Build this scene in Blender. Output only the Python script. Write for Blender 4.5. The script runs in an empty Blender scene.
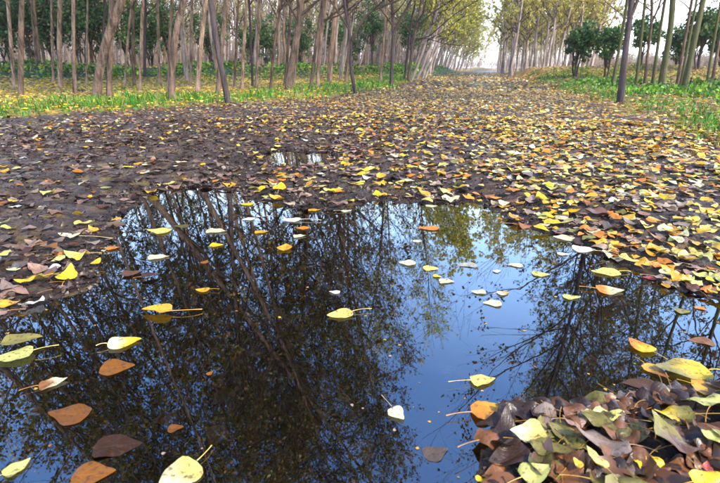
import bpy, math, random
import numpy as np
from mathutils import Matrix, Vector

# ------------------------------------------------------------------ camera, sky, sun, exposure
SC = bpy.context.scene
R = math.radians
CAM_H, PITCH, F = 0.70, R(19.9), 480.0        # F: focal length in pixels of the 720 px wide photograph
cam_d = bpy.data.cameras.new("camera"); cam = bpy.data.objects.new("camera", cam_d)
SC.collection.objects.link(cam); SC.camera = cam
cam.location = (0, 0, CAM_H); cam.rotation_euler = (R(90) - PITCH, 0, 0)
cam_d.sensor_width = 36; cam_d.lens = 24; cam_d.clip_start = 0.02; cam_d.clip_end = 3000
cam_d.dof.use_dof = True; cam_d.dof.focus_distance = 2.0; cam_d.dof.aperture_fstop = 6.3

world = bpy.data.worlds.new("World"); SC.world = world; world.use_nodes = True
SUN_EL, SUN_AZ = R(46), R(128)                # azimuth clockwise from +Y: to the right and a little behind the camera
nt = world.node_tree; nt.nodes.clear()
w_out = nt.nodes.new("ShaderNodeOutputWorld"); w_bg = nt.nodes.new("ShaderNodeBackground")
sky = nt.nodes.new("ShaderNodeTexSky"); sky.sky_type = 'NISHITA'; sky.sun_disc = False
sky.sun_elevation = SUN_EL; sky.sun_rotation = SUN_AZ
sky.air_density = 1.0; sky.dust_density = 2.0; sky.ozone_density = 1.5
w_bg.inputs["Strength"].default_value = 0.15
# a thin bright veil of high cloud, whitest towards the horizon all the way round
w_tc = nt.nodes.new("ShaderNodeTexCoord"); w_sep = nt.nodes.new("ShaderNodeSeparateXYZ"); nt.links.new(w_tc.outputs["Generated"], w_sep.inputs[0])
w_rmp = nt.nodes.new("ShaderNodeValToRGB"); nt.links.new(w_sep.outputs[2], w_rmp.inputs[0])
w_el = w_rmp.color_ramp.elements; w_el.new(0.20); w_el.new(0.36); w_el.new(0.58)
for i_, c_ in enumerate([(1.0, .98, .98, 1), (.62, .80, 1.0, 1), (.20, .36, .68, 1), (.03, .10, .30, 1), (.012, .045, .16, 1)]): w_el[i_].color = c_
w_map = nt.nodes.new("ShaderNodeMapping"); w_map.inputs["Scale"].default_value = (1, 1, 2.5); nt.links.new(w_tc.outputs["Generated"], w_map.inputs[0])
w_noi = nt.nodes.new("ShaderNodeTexNoise"); w_noi.inputs["Scale"].default_value = 2.6; w_noi.inputs["Detail"].default_value = 7; nt.links.new(w_map.outputs[0], w_noi.inputs["Vector"])
w_amt = nt.nodes.new("ShaderNodeMapRange"); w_amt.inputs[1].default_value = .3; w_amt.inputs[2].default_value = .7; w_amt.inputs[3].default_value = 12.0; w_amt.inputs[4].default_value = 16.0
nt.links.new(w_noi.outputs["Fac"], w_amt.inputs[0])
w_mul = nt.nodes.new("ShaderNodeVectorMath"); w_mul.operation = 'SCALE'; nt.links.new(w_rmp.outputs[0], w_mul.inputs[0]); nt.links.new(w_amt.outputs[0], w_mul.inputs["Scale"])
w_add = nt.nodes.new("ShaderNodeVectorMath"); w_add.operation = 'ADD'; nt.links.new(w_mul.outputs[0], w_add.inputs[0]); nt.links.new(sky.outputs[0], w_add.inputs[1])
nt.links.new(w_add.outputs[0], w_bg.inputs[0]); nt.links.new(w_bg.outputs[0], w_out.inputs[0])
sun_d = bpy.data.lights.new("sun", 'SUN'); sun = bpy.data.objects.new("sun", sun_d)
SC.collection.objects.link(sun)
sun_d.energy = 3.4; sun_d.angle = R(5); sun_d.color = (1.0, 0.91, 0.76)
sv = Vector((math.sin(SUN_AZ) * math.cos(SUN_EL), math.cos(SUN_AZ) * math.cos(SUN_EL), math.sin(SUN_EL)))
sun.rotation_euler = sv.to_track_quat('Z', 'Y').to_euler()
SC.view_settings.view_transform = 'Standard'; SC.view_settings.look = 'None'
SC.view_settings.exposure = 0.92; SC.view_settings.gamma = 1.0
SC.cycles.max_bounces = 6; SC.cycles.transparent_max_bounces = 12
SC.cycles.diffuse_bounces = 3; SC.cycles.glossy_bounces = 2; SC.cycles.transmission_bounces = 3
SC.cycles.use_denoising = True

rng = np.random.default_rng(7)
FWD = np.array([0, math.cos(PITCH), -math.sin(PITCH)]); UP = np.array([0, math.sin(PITCH), math.cos(PITCH)])

# ------------------------------------------------------------------ helpers: where things stand
def ray(px, py):
    return FWD + (px - 360) / F * np.array([1.0, 0, 0]) + (241.5 - py) / F * UP
def at(px, py, z=0.0):                         # point of the plane at height z seen at that place of the photograph
    d = ray(px, py); return np.array([0, 0, CAM_H]) + d * ((z - CAM_H) / d[2])
def at_depth(px, py, Y):
    d = ray(px, py); return np.array([0, 0, CAM_H]) + d * (Y / d[1])
def project(P):
    P = np.asarray(P, float) - np.array([0, 0, CAM_H])
    zc = P @ FWD
    zc = np.where(zc < 1e-3, 1e-3, zc)
    return 360 + F * P[..., 0] / zc, 241.5 - F * (P @ UP) / zc, zc
def sstep(a, b, x):
    t = np.clip((x - a) / (b - a), 0, 1); return t * t * (3 - 2 * t)

_perm = np.random.default_rng(3).random((256, 256))
def vnoise(x, y):
    xi = np.floor(x).astype(int); yi = np.floor(y).astype(int); fx = x - xi; fy = y - yi
    fx = fx * fx * (3 - 2 * fx); fy = fy * fy * (3 - 2 * fy)
    a = _perm[xi & 255, yi & 255]; b = _perm[(xi + 1) & 255, yi & 255]
    c = _perm[xi & 255, (yi + 1) & 255]; d = _perm[(xi + 1) & 255, (yi + 1) & 255]
    return (a * (1 - fx) + b * fx) * (1 - fy) + (c * (1 - fx) + d * fx) * fy - 0.5
def fbm(x, y, o=4):
    s = 0; a = 1.0
    for k in range(o):
        s = s + a * vnoise(x * 2 ** k + 17 * k, y * 2 ** k + 31 * k); a *= 0.5
    return s
def poly_sd(x, y, poly):                       # signed distance, positive outside
    x = np.asarray(x, float); y = np.asarray(y, float)
    d = np.full(x.shape, 1e9); inside = np.zeros(x.shape, bool); n = len(poly)
    for i in range(n):
        ax, ay = poly[i]; bx, by = poly[(i + 1) % n]
        ex, ey = bx - ax, by - ay; wx, wy = x - ax, y - ay
        t = np.clip((wx * ex + wy * ey) / (ex * ex + ey * ey + 1e-12), 0, 1)
        d = np.minimum(d, (wx - ex * t) ** 2 + (wy - ey * t) ** 2)
        if ay != by:
            c = ((ay > y) != (by > y)) & (x < (bx - ax) * (y - ay) / (by - ay) + ax)
            inside ^= c
    d = np.sqrt(d); return np.where(inside, -d, d)
def line_y(pts, x):                            # not used for the road: helper for ridges
    return np.interp(x, [p[0] for p in pts], [p[1] for p in pts])

shore_px = [(2, 322), (35, 308), (62, 300), (92, 290), (104, 270), (112, 248), (122, 226), (132, 204), (160, 192), (200, 185),
            (236, 191), (252, 200), (300, 208), (345, 209), (378, 201), (430, 204), (470, 203), (487, 209),
            (502, 221), (530, 231), (556, 236), (580, 240), (602, 256), (640, 276), (676, 292), (722, 304)]
PUDDLE = [tuple(at(*p)[:2]) for p in shore_px] + [(2.3, 1.7), (2.6, 1.25), (2.2, 0.95)] + \
         [tuple(at(*p)[:2]) for p in [(722, 392), (700, 398), (660, 404), (620, 412), (590, 410), (560, 408), (522, 424), (496, 436), (482, 452), (478, 483)]] + \
         [(0.18, 0.5), (0.1, 0.2), (-0.3, -0.1), (-1.0, 0.0), (-1.6, 0.5), (-1.9, 1.1)]
POOL = [tuple(at(*p, 0.02)[:2]) for p in [(258, 152), (282, 148), (330, 149), (348, 155), (330, 163), (296, 166), (262, 163)]]
POOL2 = [tuple(at(*p, 0.02)[:2]) for p in [(205, 152), (225, 147), (246, 150), (240, 160), (214, 163)]]
ROAD = [tuple(at(*p, 0.04)[:2]) for p in [(-60, 128), (0, 121), (120, 112), (230, 105), (330, 99), (385, 90), (420, 80), (445, 75), (462, 72.3), (474, 70.8),
                                         (498, 70.8), (502, 72.6), (512, 76), (530, 82), (560, 92), (600, 108), (650, 126), (700, 143), (730, 154)]] + \
       [(4.6, 3.0), (5, 1), (4, -4), (-6, -4), (-7, 1), (-6.5, 4)]
RIDGE_L = [(-45, 12), (-25, 19), (-12, 23), (-4, 28), (3, 37), (9, 60), (16, 110), (22, 160)]
RIDGE_R = [(40, 14), (28, 20), (18, 23.5), (12.5, 27), (11.5, 34), (15, 60), (27, 110), (36, 160)]
def poly_dist(x, y, pts):
    d = np.full(np.shape(x), 1e9)
    for (ax, ay), (bx, by) in zip(pts[:-1], pts[1:]):
        ex, ey = bx - ax, by - ay; wx, wy = x - ax, y - ay
        t = np.clip((wx * ex + wy * ey) / (ex * ex + ey * ey), 0, 1)
        d = np.minimum(d, np.hypot(wx - ex * t, wy - ey * t))
    return d
def height(x, y):
    x = np.atleast_1d(np.asarray(x, float)); y = np.atleast_1d(np.asarray(y, float))
    r = np.hypot(x, y)
    sd = poly_sd(x, y, PUDDLE) + 0.06 * fbm(x * 4, y * 4, 2) + 0.04 * fbm(x * 14, y * 14, 3)
    sd = np.minimum(sd, poly_sd(x, y, POOL) + .05 + .07 * fbm(x * 12, y * 12, 2) + 0.10 * fbm(x * 4 + 9, y * 4, 3))
    near = 1 - sstep(6, 14, r)
    rough = (0.045 * fbm(x * 2.2, y * 2.2, 3) + 0.026 * fbm(x * 8, y * 8, 2) + (0.034 * (0.35 - np.abs(fbm(x * 15, y * 15, 2))) * (r < 9))) * (0.25 + 0.75 * near)
    land = 0.004 + 0.045 * sstep(0, 0.7, sd) + rough * sstep(-0.05, 0.35, sd) * 0.9
    land = np.maximum(land, 0.0015 + 0.010 * sstep(0, .2, sd))
    bed = -0.012 - 0.10 * sstep(0, 0.45, -sd) + 0.018 * fbm(x * 6, y * 6, 3) * sstep(0, .2, -sd)
    z = np.where(sd > 0, land, np.minimum(bed, -0.004))
    # the heap of leaves in front on the right
    c = at(620, 452)
    z = z + 0.008 * np.exp(-(((x - c[0]) / 0.22) ** 2 + ((y - c[1]) / 0.13) ** 2)) * (sd > 0)
    rd = poly_sd(x, y, ROAD)
    off = sstep(0.0, 1.2, rd)
    z = z + off * (0.05 + 0.05 * fbm(x * 0.7, y * 0.7, 3))
    for rp, h, wd in ((RIDGE_L, 0.66, 2.8), (RIDGE_R, 0.62, 2.2)):
        d = poly_dist(x, y, rp)
        z = z + off * h * np.exp(-(d / wd) ** 2) * (1 + 0.35 * fbm(x * 0.5, y * 0.5, 3)) * sstep(14, 22, r)
    # the road climbs a little far away and the land stays level
    return z
def hz(x, y): return float(height(x, y)[0])

# ------------------------------------------------------------------ helpers: objects
COL = SC.collection
def link(name, verts, faces_groups, mats, parent=None, smooth=True, cols=None, uvs=None):
    """faces_groups: list of (faces array (n,k), material index). cols: per-vertex rgb, uvs: per-vertex uv."""
    me = bpy.data.meshes.new(name)
    verts = np.asarray(verts, np.float32)
    nl = sum(f.size for f, _ in faces_groups); npoly = sum(len(f) for f, _ in faces_groups)
    me.vertices.add(len(verts)); me.vertices.foreach_set("co", verts.ravel())
    me.loops.add(nl); me.polygons.add(npoly)
    li = np.concatenate([f.ravel() for f, _ in faces_groups]).astype(np.int32)
    tot = np.concatenate([np.full(len(f), f.shape[1], np.int32) for f, _ in faces_groups])
    st = np.concatenate([[0], np.cumsum(tot)[:-1]]).astype(np.int32)
    me.loops.foreach_set("vertex_index", li)
    me.polygons.foreach_set("loop_start", st)
    me.polygons.foreach_set("material_index", np.concatenate([np.full(len(f), m, np.int32) for f, m in faces_groups]))
    me.polygons.foreach_set("use_smooth", np.full(npoly, smooth))
    if cols is not None:
        a = me.color_attributes.new("tint", 'FLOAT_COLOR', 'POINT')
        c4 = np.ones((len(verts), 4), np.float32); c4[:, :cols.shape[1]] = cols
        a.data.foreach_set("color", c4.ravel())
    if uvs is not None:
        u = me.uv_layers.new(name="UVMap")
        u.data.foreach_set("uv", np.asarray(uvs, np.float32)[li].ravel())
    me.update(calc_edges=True)
    for m in mats: me.materials.append(m)
    o = bpy.data.objects.new(name, me); COL.objects.link(o)
    if parent is not None: o.parent = parent
    return o
def tag(o, label=None, cat=None, group=None, kind=None):
    if label: o["label"] = label
    if cat: o["category"] = cat
    if group: o["group"] = group
    if kind: o["kind"] = kind
    return o
def empty(name, loc):
    o = bpy.data.objects.new(name, None); o.empty_display_size = 0.1; o.location = loc
    COL.objects.link(o); return o

# ------------------------------------------------------------------ materials
def mat(name):
    m = bpy.data.materials.new(name); m.use_nodes = True; n = m.node_tree; n.nodes.clear(); return m, n
def N(n, t, **kw):
    x = n.nodes.new(t)
    for k, v in kw.items(): setattr(x, k, v)
    return x
def noise(n, coord, scale, detail=6, rough=0.6, dist=0.0):
    x = N(n, "ShaderNodeTexNoise"); x.inputs["Scale"].default_value = scale; x.inputs["Detail"].default_value = detail
    x.inputs["Roughness"].default_value = rough; x.inputs["Distortion"].default_value = dist
    n.links.new(coord, x.inputs["Vector"]); return x.outputs["Fac"]
def ramp(n, fac, stops, interp='LINEAR'):
    x = N(n, "ShaderNodeValToRGB"); x.color_ramp.interpolation = interp
    el = x.color_ramp.elements
    while len(el) < len(stops): el.new(0.5)
    for e, (p, c) in zip(el, stops):
        e.position = p; e.color = (*c, 1) if len(c) == 3 else c
    n.links.new(fac, x.inputs[0]); return x.outputs[0]
def mixc(n, fac, a, b, mode='MIX'):
    x = N(n, "ShaderNodeMix", data_type='RGBA', blend_type=mode)
    for s, v in ((x.inputs[0], fac), (x.inputs[6], a), (x.inputs[7], b)):
        if hasattr(v, "is_output"): n.links.new(v, s)
        else: s.default_value = v if isinstance(v, (float, int)) else (*v, 1)
    return x.outputs[2]
def mth(n, op, a, b=None, clamp=False):
    x = N(n, "ShaderNodeMath", operation=op, use_clamp=clamp)
    for s, v in ((x.inputs[0], a), (x.inputs[1], b)):
        if v is None: continue
        if hasattr(v, "is_output"): n.links.new(v, s)
        else: s.default_value = v
    return x.outputs[0]
def bump(n, h, strength, dist):
    x = N(n, "ShaderNodeBump"); x.inputs["Strength"].default_value = strength; x.inputs["Distance"].default_value = dist
    n.links.new(h, x.inputs["Height"]); return x.outputs[0]
def principled(n, color, rough, normal=None, spec=0.5):
    p = N(n, "ShaderNodeBsdfPrincipled")
    for s, v in (("Base Color", color), ("Roughness", rough)):
        if hasattr(v, "is_output"): n.links.new(v, p.inputs[s])
        else: p.inputs[s].default_value = v if isinstance(v, float) else (*v, 1)
    p.inputs["Specular IOR Level"].default_value = spec
    if normal is not None: n.links.new(normal, p.inputs["Normal"])
    return p.outputs[0]
def out(n, s):
    o = N(n, "ShaderNodeOutputMaterial"); n.links.new(s, o.inputs["Surface"])

def leaf_material(name, transl=0.25, rough=0.42, veins=True, spots=0.5, dirt=(0.07, 0.035, 0.018), spec=0.5):
    m, n = mat(name)
    at_ = N(n, "ShaderNodeAttribute", attribute_name="tint")
    geo = N(n, "ShaderNodeNewGeometry")
    col = at_.outputs["Color"]; nrm = None
    if spots > 0:
        f = noise(n, geo.outputs["Position"], 90, 4, 0.65)
        f2 = noise(n, geo.outputs["Position"], 24, 3, 0.6)
        s = mth(n, 'MULTIPLY', ramp(n, f, [(0.54, (0, 0, 0)), (0.64, (1, 1, 1))]), spots)
        col = mixc(n, s, col, dirt)
        s2 = mth(n, 'MULTIPLY', ramp(n, f2, [(0.45, (0, 0, 0)), (0.7, (1, 1, 1))]), spots * 0.6)
        col = mixc(n, s2, col, mixc(n, 0.5, col, dirt))
    if veins:
        uv = N(n, "ShaderNodeUVMap", uv_map="UVMap"); sep = N(n, "ShaderNodeSeparateXYZ")
        n.links.new(uv.outputs[0], sep.inputs[0])
        ax = mth(n, 'ABSOLUTE', mth(n, 'SUBTRACT', sep.outputs[0], 0.5))
        mid = mth(n, 'SUBTRACT', 1.0, mth(n, 'MULTIPLY', ax, 26.0), clamp=True)
        ph = mth(n, 'SUBTRACT', mth(n, 'MULTIPLY', sep.outputs[1], 42.0), mth(n, 'MULTIPLY', ax, 38.0))
        lat = mth(n, 'POWER', mth(n, 'ABSOLUTE', mth(n, 'COSINE', mth(n, 'MULTIPLY', ph, 0.5))), 14.0)
        v = mth(n, 'MAXIMUM', mid, mth(n, 'MULTIPLY', lat, 0.55))
        pale = mixc(n, 1.0, col, (1.5, 1.4, 1.25), 'MULTIPLY')
        col = mixc(n, mth(n, 'MULTIPLY', v, 0.55), col, pale)
        fine = mth(n, 'ADD', noise(n, geo.outputs["Position"], 160, 3, 0.6), mth(n, 'MULTIPLY', noise(n, geo.outputs["Position"], 38, 3, 0.6), 3.0))
        nrm = bump(n, mth(n, 'ADD', mth(n, 'MULTIPLY', v, -0.6), fine), 0.5, 0.0012)
    p = principled(n, col, rough, nrm, spec)
    if transl > 0:
        t = N(n, "ShaderNodeBsdfTranslucent"); n.links.new(col, t.inputs[0])
        mx = N(n, "ShaderNodeMixShader"); mx.inputs[0].default_value = transl
        n.links.new(p, mx.inputs[1]); n.links.new(t.outputs[0], mx.inputs[2]); p = mx.outputs[0]
    out(n, p); return m

M_LEAF = leaf_material("fresh_fallen_leaf", 0.15, 0.36, True, 0.75)
M_LITTER = leaf_material("leaf_litter", 0.10, 0.42, False, 0.5)
M_FOLIAGE = leaf_material("tree_foliage", 0.35, 0.5, False, 0.0)
M_GRASS = leaf_material("grass_blade", 0.35, 0.45, False, 0.0)

def stalk_material():
    m, n = mat("leaf_stalk")
    a = N(n, "ShaderNodeAttribute", attribute_name="tint")
    out(n, principled(n, a.outputs["Color"], 0.4)); return m
M_STALK = stalk_material()

def bark(name, light, dark, moss=0.0, scale=1.0):
    m, n = mat(name)
    tc = N(n, "ShaderNodeTexCoord"); mp = N(n, "ShaderNodeMapping"); mp.inputs["Scale"].default_value = (1, 1, 0.16)
    n.links.new(tc.outputs["Object"], mp.inputs[0])
    f = noise(n, mp.outputs[0], 17 * scale, 8, 0.7, 0.5)
    g = noise(n, tc.outputs["Object"], 3.0, 4, 0.6)
    mp2 = N(n, "ShaderNodeMapping"); mp2.inputs["Scale"].default_value = (1, 1, 3.5)
    n.links.new(tc.outputs["Object"], mp2.inputs[0])
    l = noise(n, mp2.outputs[0], 16, 3, 0.5)
    c = mixc(n, ramp(n, f, [(0.38, (0, 0, 0)), (0.62, (1, 1, 1))]), dark, light)
    c = mixc(n, ramp(n, l, [(0.60, (0, 0, 0)), (0.68, (0.75, 0.75, 0.75))]), c, dark)
    c = mixc(n, ramp(n, g, [(0.40, (0, 0, 0)), (0.7, (0.5, 0.5, 0.5))]), c, mixc(n, 0.5, dark, (0.10, 0.085, 0.06)))
    if moss > 0:
        mo = noise(n, tc.outputs["Object"], 2.6, 6, 0.75)
        c = mixc(n, mth(n, 'MULTIPLY', ramp(n, mo, [(0.3, (0, 0, 0)), (0.6, (1, 1, 1))]), moss), c, (0.075, 0.085, 0.022))
    out(n, principled(n, c, 0.85, bump(n, f, 0.8, 0.02 / scale), 0.25)); return m
M_BARK = {
    'pale': bark("pale_poplar_bark", (0.46, 0.31, 0.21), (0.075, 0.04, 0.026)),
    'grey': bark("grey_poplar_bark", (0.23, 0.15, 0.105), (0.034, 0.019, 0.013)),
    'dark': bark("dark_poplar_bark", (0.10, 0.07, 0.07), (0.03, 0.02, 0.02)),
    'moss': bark("mossy_poplar_bark", (0.17, 0.14, 0.09), (0.05, 0.04, 0.025), 0.85),
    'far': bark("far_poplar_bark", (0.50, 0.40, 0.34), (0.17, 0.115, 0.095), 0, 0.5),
}
def twig_material():
    m, n = mat("twig_bark"); tc = N(n, "ShaderNodeTexCoord")
    f = noise(n, tc.outputs["Object"], 5, 4, 0.6)
    out(n, principled(n, mixc(n, f, (0.025, 0.016, 0.012), (0.12, 0.082, 0.06)), 0.8, None, 0.2)); return m
M_TWIG = twig_material()

def ground_material():
    m, n = mat("muddy_ground")
    a = N(n, "ShaderNodeAttribute", attribute_name="tint"); sep = N(n, "ShaderNodeSeparateColor")
    n.links.new(a.outputs["Color"], sep.inputs[0])        # r: off the road, g: ivy ridge, b: how wet
    g = N(n, "ShaderNodeNewGeometry"); P = g.outputs["Position"]
    f1 = noise(n, P, 9, 8, 0.65, 0.4); f2 = noise(n, P, 60, 6, 0.7); f3 = noise(n, P, 1.6, 5, 0.6)
    vor = N(n, "ShaderNodeTexVoronoi"); vor.inputs["Scale"].default_value = 13; n.links.new(P, vor.inputs["Vector"])
    f1b = noise(n, P, 34, 6, 0.65, 0.5)
    mud = ramp(n, mth(n, 'ADD', mth(n, 'MULTIPLY', f1, .5), mth(n, 'MULTIPLY', f1b, .5)), [(0.36, (0.013, 0.007, 0.004)), (0.5, (0.05, 0.029, 0.018)), (0.66, (0.15, 0.10, 0.07))])
    lit = N(n, "ShaderNodeSeparateColor"); n.links.new(vor.outputs["Color"], lit.inputs[0])
    oldleaf = ramp(n, lit.outputs[0], [(0.0, (0.045, 0.028, 0.026)), (0.35, (0.12, 0.08, 0.075)), (0.6, (0.21, 0.15, 0.135)), (0.8, (0.30, 0.17, 0.05)), (1.0, (0.5, 0.36, 0.10))])
    mud = mixc(n, ramp(n, mth(n, 'ADD', mth(n, 'MULTIPLY', lit.outputs[1], 0.6), mth(n, 'MULTIPLY', f3, 0.5)), [(0.45, (0, 0, 0)), (0.6, (0.3, 0.3, 0.3))]), mud, oldleaf)
    bed = mixc(n, f1, (0.002, 0.0014, 0.001), (0.014, 0.008, 0.004))
    mud = mixc(n, sep.outputs[2], mud, bed)
    vy = N(n, "ShaderNodeTexVoronoi"); vy.inputs["Scale"].default_value = 9; n.links.new(P, vy.inputs["Vector"])
    ls = N(n, "ShaderNodeSeparateColor"); n.links.new(vy.outputs["Color"], ls.inputs[0])
    floor = ramp(n, ls.outputs[0], [(0.0, (0.10, 0.06, 0.03)), (0.25, (0.30, 0.20, 0.04)), (0.5, (0.50, 0.36, 0.06)), (0.8, (0.42, 0.26, 0.05)), (1, (0.12, 0.16, 0.03))])
    floor = mixc(n, ramp(n, f3, [(0.55, (0, 0, 0)), (0.72, (1, 1, 1))]), floor, (0.07, 0.12, 0.015))
    ivy = mixc(n, ramp(n, f1, [(0.4, (0, 0, 0)), (0.6, (1, 1, 1))]), (0.012, 0.03, 0.006), (0.04, 0.09, 0.014))
    c = mixc(n, sep.outputs[0], mud, floor); c = mixc(n, sep.outputs[1], c, ivy)
    rgh = ramp(n, mth(n, 'ADD', f1, mth(n, 'MULTIPLY', sep.outputs[0], 0.4)), [(0.38, (0.16, 0.16, 0.16)), (0.62, (0.60, 0.60, 0.60))])
    wet = a.outputs["Alpha"]; c = mixc(n, mth(n, 'MULTIPLY', wet, .5), c, mixc(n, 1.0, c, (.3, .28, .26), 'MULTIPLY'))
    rgh = mixc(n, wet, rgh, (0.10, 0.10, 0.10))
    h = mth(n, 'ADD', mth(n, 'MULTIPLY', f1, 1.0), mth(n, 'ADD', mth(n, 'MULTIPLY', f2, 0.3), mth(n, 'MULTIPLY', f1b, 0.7)))
    out(n, principled(n, c, rgh, bump(n, h, 1.0, 0.045), 0.38)); return m
M_GROUND = ground_material()

def water_material():
    m, n = mat("still_dark_water")
    g = N(n, "ShaderNodeNewGeometry")
    mp = N(n, "ShaderNodeMapping"); mp.inputs["Scale"].default_value = (1, 1, 1); n.links.new(g.outputs["Position"], mp.inputs[0])
    rip = noise(n, mp.outputs[0], 9, 2, 0.4)
    nr = bump(n, rip, 0.014, 0.01)
    gl = N(n, "ShaderNodeBsdfGlossy"); gl.inputs["Roughness"].default_value = 0.0; n.links.new(nr, gl.inputs["Normal"])
    tr = N(n, "ShaderNodeBsdfTransparent"); tr.inputs[0].default_value = (0.80, 0.66, 0.46, 1)
    fr = N(n, "ShaderNodeFresnel"); fr.inputs["IOR"].default_value = 2.1; n.links.new(nr, fr.inputs["Normal"])
    fac = mth(n, 'MULTIPLY', fr.outputs[0], 1.9, clamp=True)
    mx = N(n, "ShaderNodeMixShader"); n.links.new(fac, mx.inputs[0])
    n.links.new(tr.outputs[0], mx.inputs[1]); n.links.new(gl.outputs[0], mx.inputs[2]); out(n, mx.outputs[0]); return m
M_WATER = water_material()

# ------------------------------------------------------------------ the ground: one sheet to the horizon
def build_ground():
    ang = np.concatenate([np.linspace(-180, -50, 40)[:-1], np.linspace(-50, 52, 340)[:-1], np.linspace(52, 180, 40)[:-1]])
    a = np.radians(ang)
    rad = np.concatenate([[0.05], np.geomspace(0.3, 8, 400), np.geomspace(8.08, 60, 200), np.geomspace(61, 1500, 60)])
    Rr, A = np.meshgrid(rad, a, indexing='ij')
    X = Rr * np.sin(A); Y = Rr * np.cos(A)
    Z = height(X.ravel(), Y.ravel()).reshape(X.shape)
    nr, na = X.shape
    V = np.stack([X, Y, Z], -1).reshape(-1, 3)
    i, j = np.meshgrid(np.arange(nr - 1), np.arange(na), indexing='ij'); j2 = (j + 1) % na
    Fq = np.stack([i * na + j, i * na + j2, (i + 1) * na + j2, (i + 1) * na + j], -1).reshape(-1, 4)[:, ::-1]
    x, y = V[:, 0], V[:, 1]
    rd = poly_sd(x, y, ROAD) + 0.3 * fbm(x * 1.5, y * 1.5, 3)
    c = np.zeros((len(V), 4)); c[:, 3] = sstep(.035, .004, V[:, 2] + .01 * fbm(x * 6, y * 6, 2))
    c[:, 0] = sstep(-0.1, 0.5, rd)
    c[:, 1] = np.clip(np.exp(-(poly_dist(x, y, RIDGE_L) / 3.2) ** 2) * 1.6, 0, 1) * sstep(12, 16, np.hypot(x, y))
    c[:, 2] = sstep(0.004, -0.02, V[:, 2])
    V = np.vstack([V, [[0, 0, hz(0, 0)]]]); c = np.vstack([c, c[:1]])
    tri = np.stack([np.full(na, len(V) - 1), (np.arange(na) + 1) % na, np.arange(na)], -1)[:, ::-1]
    o = link("ground", V, [(Fq, 0), (tri, 0)], [M_GROUND], cols=c)
    tag(o, kind='structure')
build_ground()
def build_water():
    xs = np.linspace(-5.5, 5.5, 12); ys = np.linspace(-3, 7.5, 12)
    X, Y = np.meshgrid(xs, ys, indexing='ij'); V = np.stack([X, Y, X * 0], -1).reshape(-1, 3)
    i, j = np.meshgrid(np.arange(11), np.arange(11), indexing='ij')
    Fq = np.stack([i * 12 + j, (i + 1) * 12 + j, (i + 1) * 12 + j + 1, i * 12 + j + 1], -1).reshape(-1, 4)
    tag(link("puddle_water", V, [(Fq, 0)], [M_WATER]), kind='structure')
build_water()

# ------------------------------------------------------------------ tubes and trees
def tubes(P, Rd, k):
    """P (n,m,3) centre lines, Rd (n,m) radii -> verts, quads"""
    n, m, _ = P.shape
    T = np.gradient(P, axis=1); T /= np.linalg.norm(T, axis=2, keepdims=True) + 1e-9
    ref = np.where(np.abs(T[:, :1, 2:3]) > 0.8, np.array([1.0, 0, 0]), np.array([0, 0, 1.0]))
    U = np.cross(T, ref); U /= np.linalg.norm(U, axis=2, keepdims=True) + 1e-9
    W = np.cross(T, U)
    an = np.arange(k) * 2 * np.pi / k
    V = P[:, :, None] + Rd[:, :, None, None] * (np.cos(an)[:, None] * U[:, :, None] + np.sin(an)[:, None] * W[:, :, None])
    i, j, q = np.meshgrid(np.arange(n), np.arange(m - 1), np.arange(k), indexing='ij'); q2 = (q + 1) % k
    b = i * m * k + j * k
    Fq = np.stack([b + q, b + q2, b + k + q2, b + k + q], -1).reshape(-1, 4)
    return V.reshape(-1, 3), Fq
def unit(v): return v / (np.linalg.norm(v, axis=-1, keepdims=True) + 1e-9)
def path_at(path, h):
    """interpolate trunk path (sorted by z) at heights h"""
    return np.stack([np.interp(h, path[:, 2], path[:, k]) for k in range(3)], -1)
def sub_branches(rg, P, Rd, count, len_rng, spread, m, up=0.2):
    """grow count children from each of the branches P (n,m0,3)"""
    n, m0, _ = P.shape
    t = rg.uniform(0.15, 1.0, (n, count)); f = t * (m0 - 1); i0 = np.minimum(f.astype(int), m0 - 2); fr = f - i0
    idx = np.arange(n)[:, None]
    S = P[idx, i0] * (1 - fr[..., None]) + P[idx, i0 + 1] * fr[..., None]
    D = unit(P[idx, i0 + 1] - P[idx, i0])
    r0 = (Rd[idx, i0] * (1 - fr) + Rd[idx, i0 + 1] * fr)
    L = rg.uniform(*len_rng, (n, count)) * (1.15 - 0.6 * t)
    dirn = unit(D + spread * unit(rg.normal(size=(n, count, 3))) + np.array([0, 0, up]))
    S = S.reshape(-1, 3); dirn = dirn.reshape(-1, 3); L = L.reshape(-1); r0 = r0.reshape(-1)
    tt = np.linspace(0, 1, m)
    bend = rg.normal(0, 0.18, (len(S), 3)) + np.array([0, 0, up * 0.6])
    Q = S[:, None] + L[:, None, None] * (tt[None, :, None] * dirn[:, None] + (tt ** 2)[None, :, None] * bend[:, None])
    rr = np.minimum(r0 * 0.65, 0.02)[:, None] * (1 - 0.75 * tt[None])
    return Q, np.maximum(rr, 0.0022)
OLIVE = [(0.10, 0.12, 0.02), (0.18, 0.15, 0.03), (0.06, 0.08, 0.015), (0.26, 0.15, 0.03), (0.17, 0.08, 0.02)]
YELLOW = [(0.60, 0.52, 0.08), (0.42, 0.44, 0.08), (0.66, 0.50, 0.08), (0.26, 0.30, 0.05)]
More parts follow.
